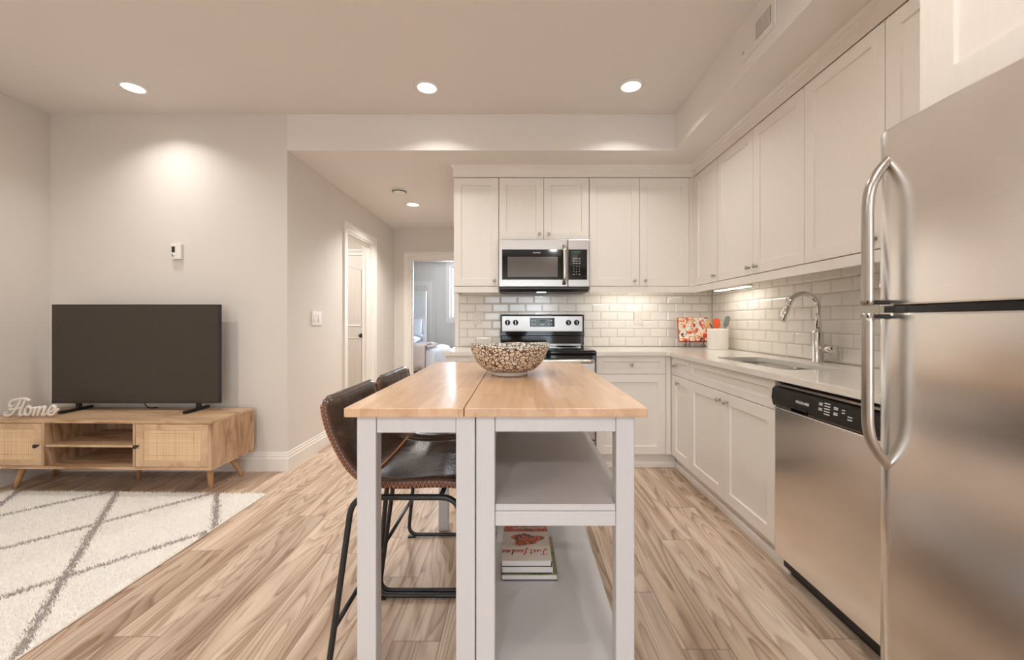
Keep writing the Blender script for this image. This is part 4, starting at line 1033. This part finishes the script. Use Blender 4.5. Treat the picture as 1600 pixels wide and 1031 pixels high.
# recessed ceiling lights
def can_light(x, y, z, label, power, spread=125):
    t = thing('ceiling_light', label, 'ceiling light', (x, y, z), 'recessed ceiling lights')
    obj('trim_ring', MB().lathe([(.064, z-.002), (.064, z-.009), (.076, z-.008), (.086, z-.003), (.086, z-.0006), (.064, z-.0006)], (x, y, 0), seg=40), M_white, t)
    obj('lens', MB().lathe([(0, z-.004), (.0635, z-.004), (.0635, z-.0015), (0, z-.0015)], (x, y, 0), seg=40), M_lens, t)
    area('recessed_lamp', (x, y, z-.012), (0, 0, 0), .12, .12, power, LAMP, 'DISK', math.radians(spread))
for (x, y, lb) in ((-2.626, 2.766, 'recessed ceiling light above the television'), (-.627, 2.766, 'recessed ceiling light in front of the hall bulkhead'), (.758, 2.75, 'recessed ceiling light nearest the kitchen cabinets')):
    can_light(x, y, ZC, lb, LAMP_W*(1.1 if x > 0 else 1))
can_light(-1.19, 4.56, ZB, 'small recessed light in the hall ceiling', HALL_W)
# unseen fill lamps added to brighten the room, with fixtures like the visible ones
for (x, y, p, lb) in ((-2.4, 1.3, NEAR_FILL_W*1.25, 'added ceiling fill light over the shaggy rug'), (-.627, .95, NEAR_FILL_W, 'added ceiling fill light over the near end of the island'), (.50, .95, NEAR_FILL_W*.75, 'added ceiling fill light in front of the fridge'),
                      (-2.626, -1.7, ROOM_FILL_W, 'added ceiling fill light in the left corner by the window wall'), (-.627, -2.1, ROOM_FILL_W, 'added ceiling fill light straight in front of the big window'), (.758, -2.1, ROOM_FILL_W, 'added ceiling fill light in the right corner by the window wall')):
    can_light(x, y, ZC, lb, p, 170)
area('side_room_fill', (-2.6, 4.5, ZB-.012), (0, 0, 0), .12, .12, 18, LAMP, 'DISK')  # unseen lamp without a fixture, added to brighten the side room
t = thing('smoke_detector', 'round white smoke detector on the hall ceiling', 'smoke detector', (-1.2, 4.07, ZB))
obj('case', MB().lathe([(.075, ZB-.001), (.075, ZB-.012), (.066, ZB-.02), (.05, ZB-.034), (.022, ZB-.038), (0, ZB-.038)], (-1.2, 4.07, 0), seg=32), M_white, t)
obj('vent_slots', MB().lathe([(.0705, ZB-.0165), (.0718, ZB-.0185), (.064, ZB-.0245), (.0625, ZB-.0215)], (-1.2, 4.07, 0), seg=32), M_dark, t)
# air vent panel on the bulkhead
t = thing('air_vent', 'white access panel with dark louvred grille on the bulkhead', 'air vent', (XS, 2.03, 2.53))
obj('panel', MB().box(XS-.008, XS-.0006, 1.893, 2.18, 2.531, 2.69, .002, 1), M_ceil, t)
obj('grille_opening', MB().box(XS-.0088, XS-.0081, 1.925, 2.047, 2.565, 2.648), M_dark, t)
for i in range(13):
    y = 1.93+.1115*i/12; obj('louver', MB().box(XS-.0125, XS-.0088, y-.0016, y+.0016, 2.565, 2.648), M_offwhite, t)
for zz in (2.5925, 2.6205): obj('louver', MB().box(XS-.0118, XS-.0089, 1.925, 2.047, zz-.0012, zz+.0012), M_offwhite, t)
obj('latch', MB().box(XS-.011, XS-.0082, 2.150, 2.172, 2.572, 2.578), M_nickel, t)

# under-cabinet lights
t = thing('under_cabinet_light', 'slim lit strip light under the corner wall cabinet by the utensil crock', 'strip light', (1.6, 3.15, UZ0), 'under cabinet strip lights')
obj('housing', MB().box(1.635, 1.685, 2.93, 3.42, 1.403, UZ0-.001, .002, 1), M_white, t); obj('diffuser', MB().box(1.639, 1.681, 2.935, 3.415, 1.400, 1.4029), M_led, t)
area('under_cabinet_lamp', (1.66, 3.175, 1.396), (0, 0, 0), .04, .46, .38, (1, .95, .88))
t = thing('under_cabinet_light', 'strip light under the two door cabinet right of the microwave', 'strip light', (.98, 3.6, UZ0), 'under cabinet strip lights')
obj('housing', MB().box(.72, 1.25, 3.575, 3.625, UZ0-.018, UZ0-.001, .002, 1), M_white, t); obj('diffuser', MB().box(.725, 1.245, 3.579, 3.621, UZ0-.021, UZ0-.0181), M_led, t)
area('under_cabinet_lamp', (.985, 3.6, UZ0-.025), (0, 0, 0), .5, .04, .55, (1, .95, .88))

# ------------------------------------------------------------------ things on the worktop
ux, uy, CT = 1.662, 3.40, .9145
t = thing('utensil_crock', 'white ceramic utensil crock in the worktop corner', 'crock', (ux, uy, CT))
obj('pot', MB().lathe([(.0, CT), (.078, CT), (.081, CT+.008), (.081, CT+.155), (.083, CT+.16), (.083, CT+.17), (.080, CT+.174), (.074, CT+.172), (.073, CT+.02), (0, CT+.018)], (ux, uy, 0), seg=40), M_white, t)
def stick(name, label, cat, p0, p1, r, m, head=None, mh=None):
    t = thing(name, label, cat, p0, 'utensils in the crock')
    obj('handle', MB().tube([p0, p1], r, 10), m, t)
    if head:
        hw, hl, ht_ = head; a, b2 = Vector(p0), Vector(p1); d = (b2-a).normalized(); side = Vector((d.z, 0, -d.x)).normalized()
        n = 20; loop = []
        for i in range(n):
            q = 2*PI*i/n; cxx, sxx = math.cos(q), math.sin(q)
            loop.append(b2+d*(hl/2+hl/2*(abs(sxx)**.5*(1 if sxx > 0 else -1)))+side*(hw*(abs(cxx)**.6*(1 if cxx > 0 else -1))))
        nn = d.cross(side)*ht_
        vs = [p+nn for p in loop]+[p-nn for p in loop]
        obj('head', MB().add(vs, [(i, (i+1) % n, n+(i+1) % n, n+i) for i in range(n)]+[tuple(range(n)), tuple(range(n, 2*n))]), mh, t)
m_or = mat('orange_silicone', srgb(226, 92, 52), .4); m_gr = mat('grey_silicone', srgb(120, 124, 122), .45); m_wd = noisy('utensil_wood', srgb(200, 150, 90), srgb(220, 176, 118), (20, 20, 2), 8, rough=.6)
stick('spatula', 'orange silicone spatula standing in the crock', 'spatula', (ux+.0, uy+.0, CT+.03), (ux-.002, uy+.01, CT+.175), .006, m_or, (.028, .085, .004), m_or)
stick('spoon', 'long grey silicone spoon leaning right out of the crock', 'spoon', (ux+.01, uy-.02, CT+.03), (ux+.050, uy-.028, CT+.19), .007, m_gr, (.02, .09, .005), m_gr)
stick('wooden_spoon', 'wooden spoon leaning left in the crock', 'spoon', (ux+.02, uy+.045, CT+.03), (ux-.045, uy+.04, CT+.19), .006, m_wd, (.018, .06, .004), m_wd)
stick('ladle', 'dark slim utensil handle leaning left out of the crock', 'utensil', (ux+.03, uy-.02, CT+.03), (ux-.073, uy-.015, CT+.215), .0055, M_bmetal)
# open cookbook on a wire easel
bx, by = 1.555, 3.60
t = thing('recipe_book', 'open cookbook with bright food photos on a wire easel', 'book', (bx, by, CT+.06))
tilt = math.radians(18); yaw = math.radians(-8)
def bk(u, v, n):   # u across, v up the page, n out of the page
    y = -n*math.cos(tilt)+v*math.sin(tilt); z = v*math.cos(tilt)+n*math.sin(tilt)
    X = u*math.cos(yaw)-y*math.sin(yaw); Y = u*math.sin(yaw)+y*math.cos(yaw)
    return (bx+X, by+Y, CT+.052+z)
def leafm(mb, u0, u1, v0, v1, curve, n0, n1):
    k = 10; vs = []
    for i in range(k+1):
        q = i/k; u = u0+(u1-u0)*q; b2 = curve*math.sin(PI*q)**.8
        vs += [bk(u, v0, n0), bk(u, v1, n0), bk(u, v0, n1+b2), bk(u, v1, n1+b2)]
    fs = []
    for i in range(k):
        a = i*4; fs += [(a, a+4, a+5, a+1), (a+2, a+3, a+7, a+6), (a, a+2, a+6, a+4), (a+1, a+5, a+7, a+3)]
    mb.add(vs, fs+[(0, 1, 3, 2), (k*4, k*4+2, k*4+3, k*4+1)])
leafm(m1 := MB(), -.128, -.001, .006, .222, .006, .0045, .012); obj('left_page', m1, M_food1, t)
leafm(m1 := MB(), .001, .128, .006, .222, .006, .0045, .012); obj('right_page', m1, M_food2, t)
leafm(m1 := MB(), -.133, .133, 0, .228, 0, 0, .004); obj('cover', m1, mat('cover_red', srgb(176, 60, 50), .4), t)
t = thing('cookbook_easel', 'black wire easel with scrolled feet holding the open cookbook', 'easel', (bx, by, CT))
w_ = MB()
for u in (-.075, .075):
    P = [bk(u, .09, -.006), bk(u, .0, -.006), bk(u, -.007, -.004), bk(u, -.007, .022), bk(u, .012, .026)]
    w_.tube(smooth_path(P, 4), .0028, 8)
    q = Vector(bk(u, -.007, .004)); sc2 = []
    for i in range(15):
        a = -PI*.1+i/14*2.4*PI; r_ = .016*(1-i/20); sc2.append((q.x-.012+r_*math.cos(a)*.9, q.y-.012, CT+.0205+r_*math.sin(a)))
    w_.tube([q, (q.x, q.y-.008, CT+.034)]+[tuple(v_) for v_ in sc2], .0026, 8)
    w_.tube([bk(u*.5, .13, -.006), bk(u*.2, .17, -.006)], .0026, 6); w_.tube([bk(u, .09, -.006), bk(u*.5, .13, -.006)], .0026, 6)
w_.tube([bk(-.075, .05, -.006), bk(.075, .05, -.006)], .0026, 8)
b_ = Vector(bk(0, .12, -.008)); w_.tube([b_, (b_.x, by+.135, CT+.003)], .0026, 8); w_.tube([bk(-.03, .15, -.006), b_, bk(.03, .15, -.006)], .0026, 6)
obj('wire_frame', w_, M_bmetal, t)

# ================================================================== bedroom
t = thing('bed', 'white made-up bed seen through the bedroom doorway', 'bed', (-2.165, 7.5, 0))
obj('bed_base', MB().box(-2.93, -1.41, 6.63, 8.44, .12, .36, .01, 2), mat('bed_base_fabric', srgb(110, 84, 70), .8), t)
obj('mattress', MB().box(-2.93, -1.40, 6.62, 8.44, .3605, .60, .04, 4), M_linen, t)
for a in (-2.85, -1.49):
    for b2 in (6.7, 8.35): obj('leg', MB().box(a-.03, a+.03, b2-.03, b2+.03, 0, .12), M_black, t)
def drape(name, x0, x1, y0, y1, z, drop, m, label, cat, th=.03, seed=1, sides=(1, 1, 1)):
    nx, ny = 48, 40; r = random.Random(seed); V = []
    a = [r.uniform(0, 6) for _ in range(8)]
    for lay in (0, 1):
        for i in range(nx+1):
            for j in range(ny+1):
                u = -1.25+2.5*i/nx; v = -1.25+2.25*j/ny
                x = (x0+x1)/2+(x1-x0)/2*max(-1, min(1, u)); y = (y0+y1)/2+(y1-y0)/2*max(-1, min(1, v)); zz = z
                du = max(0, abs(u)-1)/.25 if sides[1 if u > 0 else 0] else 0; dv = max(0, -v-1)/.25; dd = max(du, dv)
                zz -= drop*dd; zz -= .02*(1-dd)*min(1, max(abs(u), abs(v)))**6
                wv = .012*math.sin(9*u+a[0]+3*v)+.010*math.sin(12*v+a[1]-2*u)+.006*math.sin(23*u+a[2])
                zz += wv*(1-dd); x += (.02+.015*math.sin(26*v+a[3]))*du*(1 if u > 0 else -1); y -= (.02+.015*math.sin(30*u+a[4]))*dv
                if lay == 0: V.append((x, y, zz))
                else:
                    V.append((x-(th*.5*du*(1 if u > 0 else -1)), y+th*.5*dv, zz-th*(1-dd)-.0))
    F = []; o2 = (nx+1)*(ny+1); W_ = ny+1
    for i in range(nx):
        for j in range(ny):
            q = (i*W_+j, (i+1)*W_+j, (i+1)*W_+j+1, i*W_+j+1); F += [q, tuple(o2+k_ for k_ in q[::-1])]
    for i in range(nx): F += [(i*W_, (i+1)*W_, o2+(i+1)*W_, o2+i*W_), (i*W_+ny, o2+i*W_+ny, o2+(i+1)*W_+ny, (i+1)*W_+ny)]
    for j in range(ny): F += [(j, o2+j, o2+j+1, j+1), (nx*W_+j, nx*W_+j+1, o2+nx*W_+j+1, o2+nx*W_+j)]
    o = obj(name, MB().add(V, F, 0, True), m, None); return tag(o, label, cat)
drape('duvet', -2.965, -1.365, 6.585, 8.0, .70, .36, M_linen, 'puffy white duvet spread over the bed', 'duvet', .05, 2)
o = drape('throw_blanket', -2.9, -1.50, 6.50, 7.3, .775, .40, M_throw, 'taupe fringed throw folded over the foot of the bed', 'blanket', .014, 5, (0, 0, 1))
fr_ = MB(); rf = random.Random(4)
for i in range(44):
    y = 6.53+.75*i/43; fr_.tube([(-1.497, y, .757), (-1.47, y+rf.uniform(-.01, .01), .752), (-1.425, y+rf.uniform(-.015, .015), .735)], .0045, 5)
obj('fringe', fr_, M_throw, o)
def pillow(label, loc, w, h, d, tilt, m):
    n = 22; V, F = [], []
    for sgn in (1, -1):
        for i in range(n+1):
            for j in range(n+1):
                u, v = -1+2*i/n, -1+2*j/n
                b2 = ((1-u**4)*(1-v**4))**.55; kx = 1-.06*(1-abs(v))**1; ky = 1-.06*(1-abs(u))
                p = Vector((u*w/2*(1-.05*(1-v*v)), sgn*d/2*b2, v*h/2*(1-.05*(1-u*u))))
                V.append(Matrix.Rotation(tilt, 3, 'X') @ p+Vector(loc))
    m_ = n+1
    for i in range(n):
        for j in range(n):
            q = (i*m_+j, (i+1)*m_+j, (i+1)*m_+j+1, i*m_+j+1); F += [q, tuple(m_*m_+k_ for k_ in q[::-1])]
    mb = MB().add(V, F, 0, True); o = obj('pillow', mb, m); tag(o, label, 'pillow', 'pillows on the bed'); return o
pillow('white pillow lying flat at the head of the bed', (-2.35, 8.2, .785), .66, .44, .15, math.radians(-90), M_linen)
pillow('white cushion propped upright at the head of the bed', (-2.26, 8.50, 1.04), .48, .36, .12, math.radians(-14), M_linen)
t = thing('floor_mirror', 'tall white framed mirror standing behind the bed', 'mirror', (-2.25, 8.62, 0))
mf = MB(); x0, x1, zt_ = -2.5, -1.965, 1.79
mf.box(x0, x0+.07, 8.60, 8.64, 0, zt_, .006, 2); mf.box(x1-.07, x1, 8.60, 8.64, 0, zt_, .006, 2); mf.box(x0+.07, x1-.07, 8.60, 8.64, zt_-.07, zt_, .006, 2); mf.box(x0+.07, x1-.07, 8.60, 8.64, 0, .07, .006, 2)
obj('frame', mf, M_trim, t); obj('mirror_glass', MB().box(x0+.07, x1-.07, 8.615, 8.635, .07, zt_-.07), M_mirror, t)
for o in bpy.data.objects:
    if 'wloc' in o: del o['wloc']
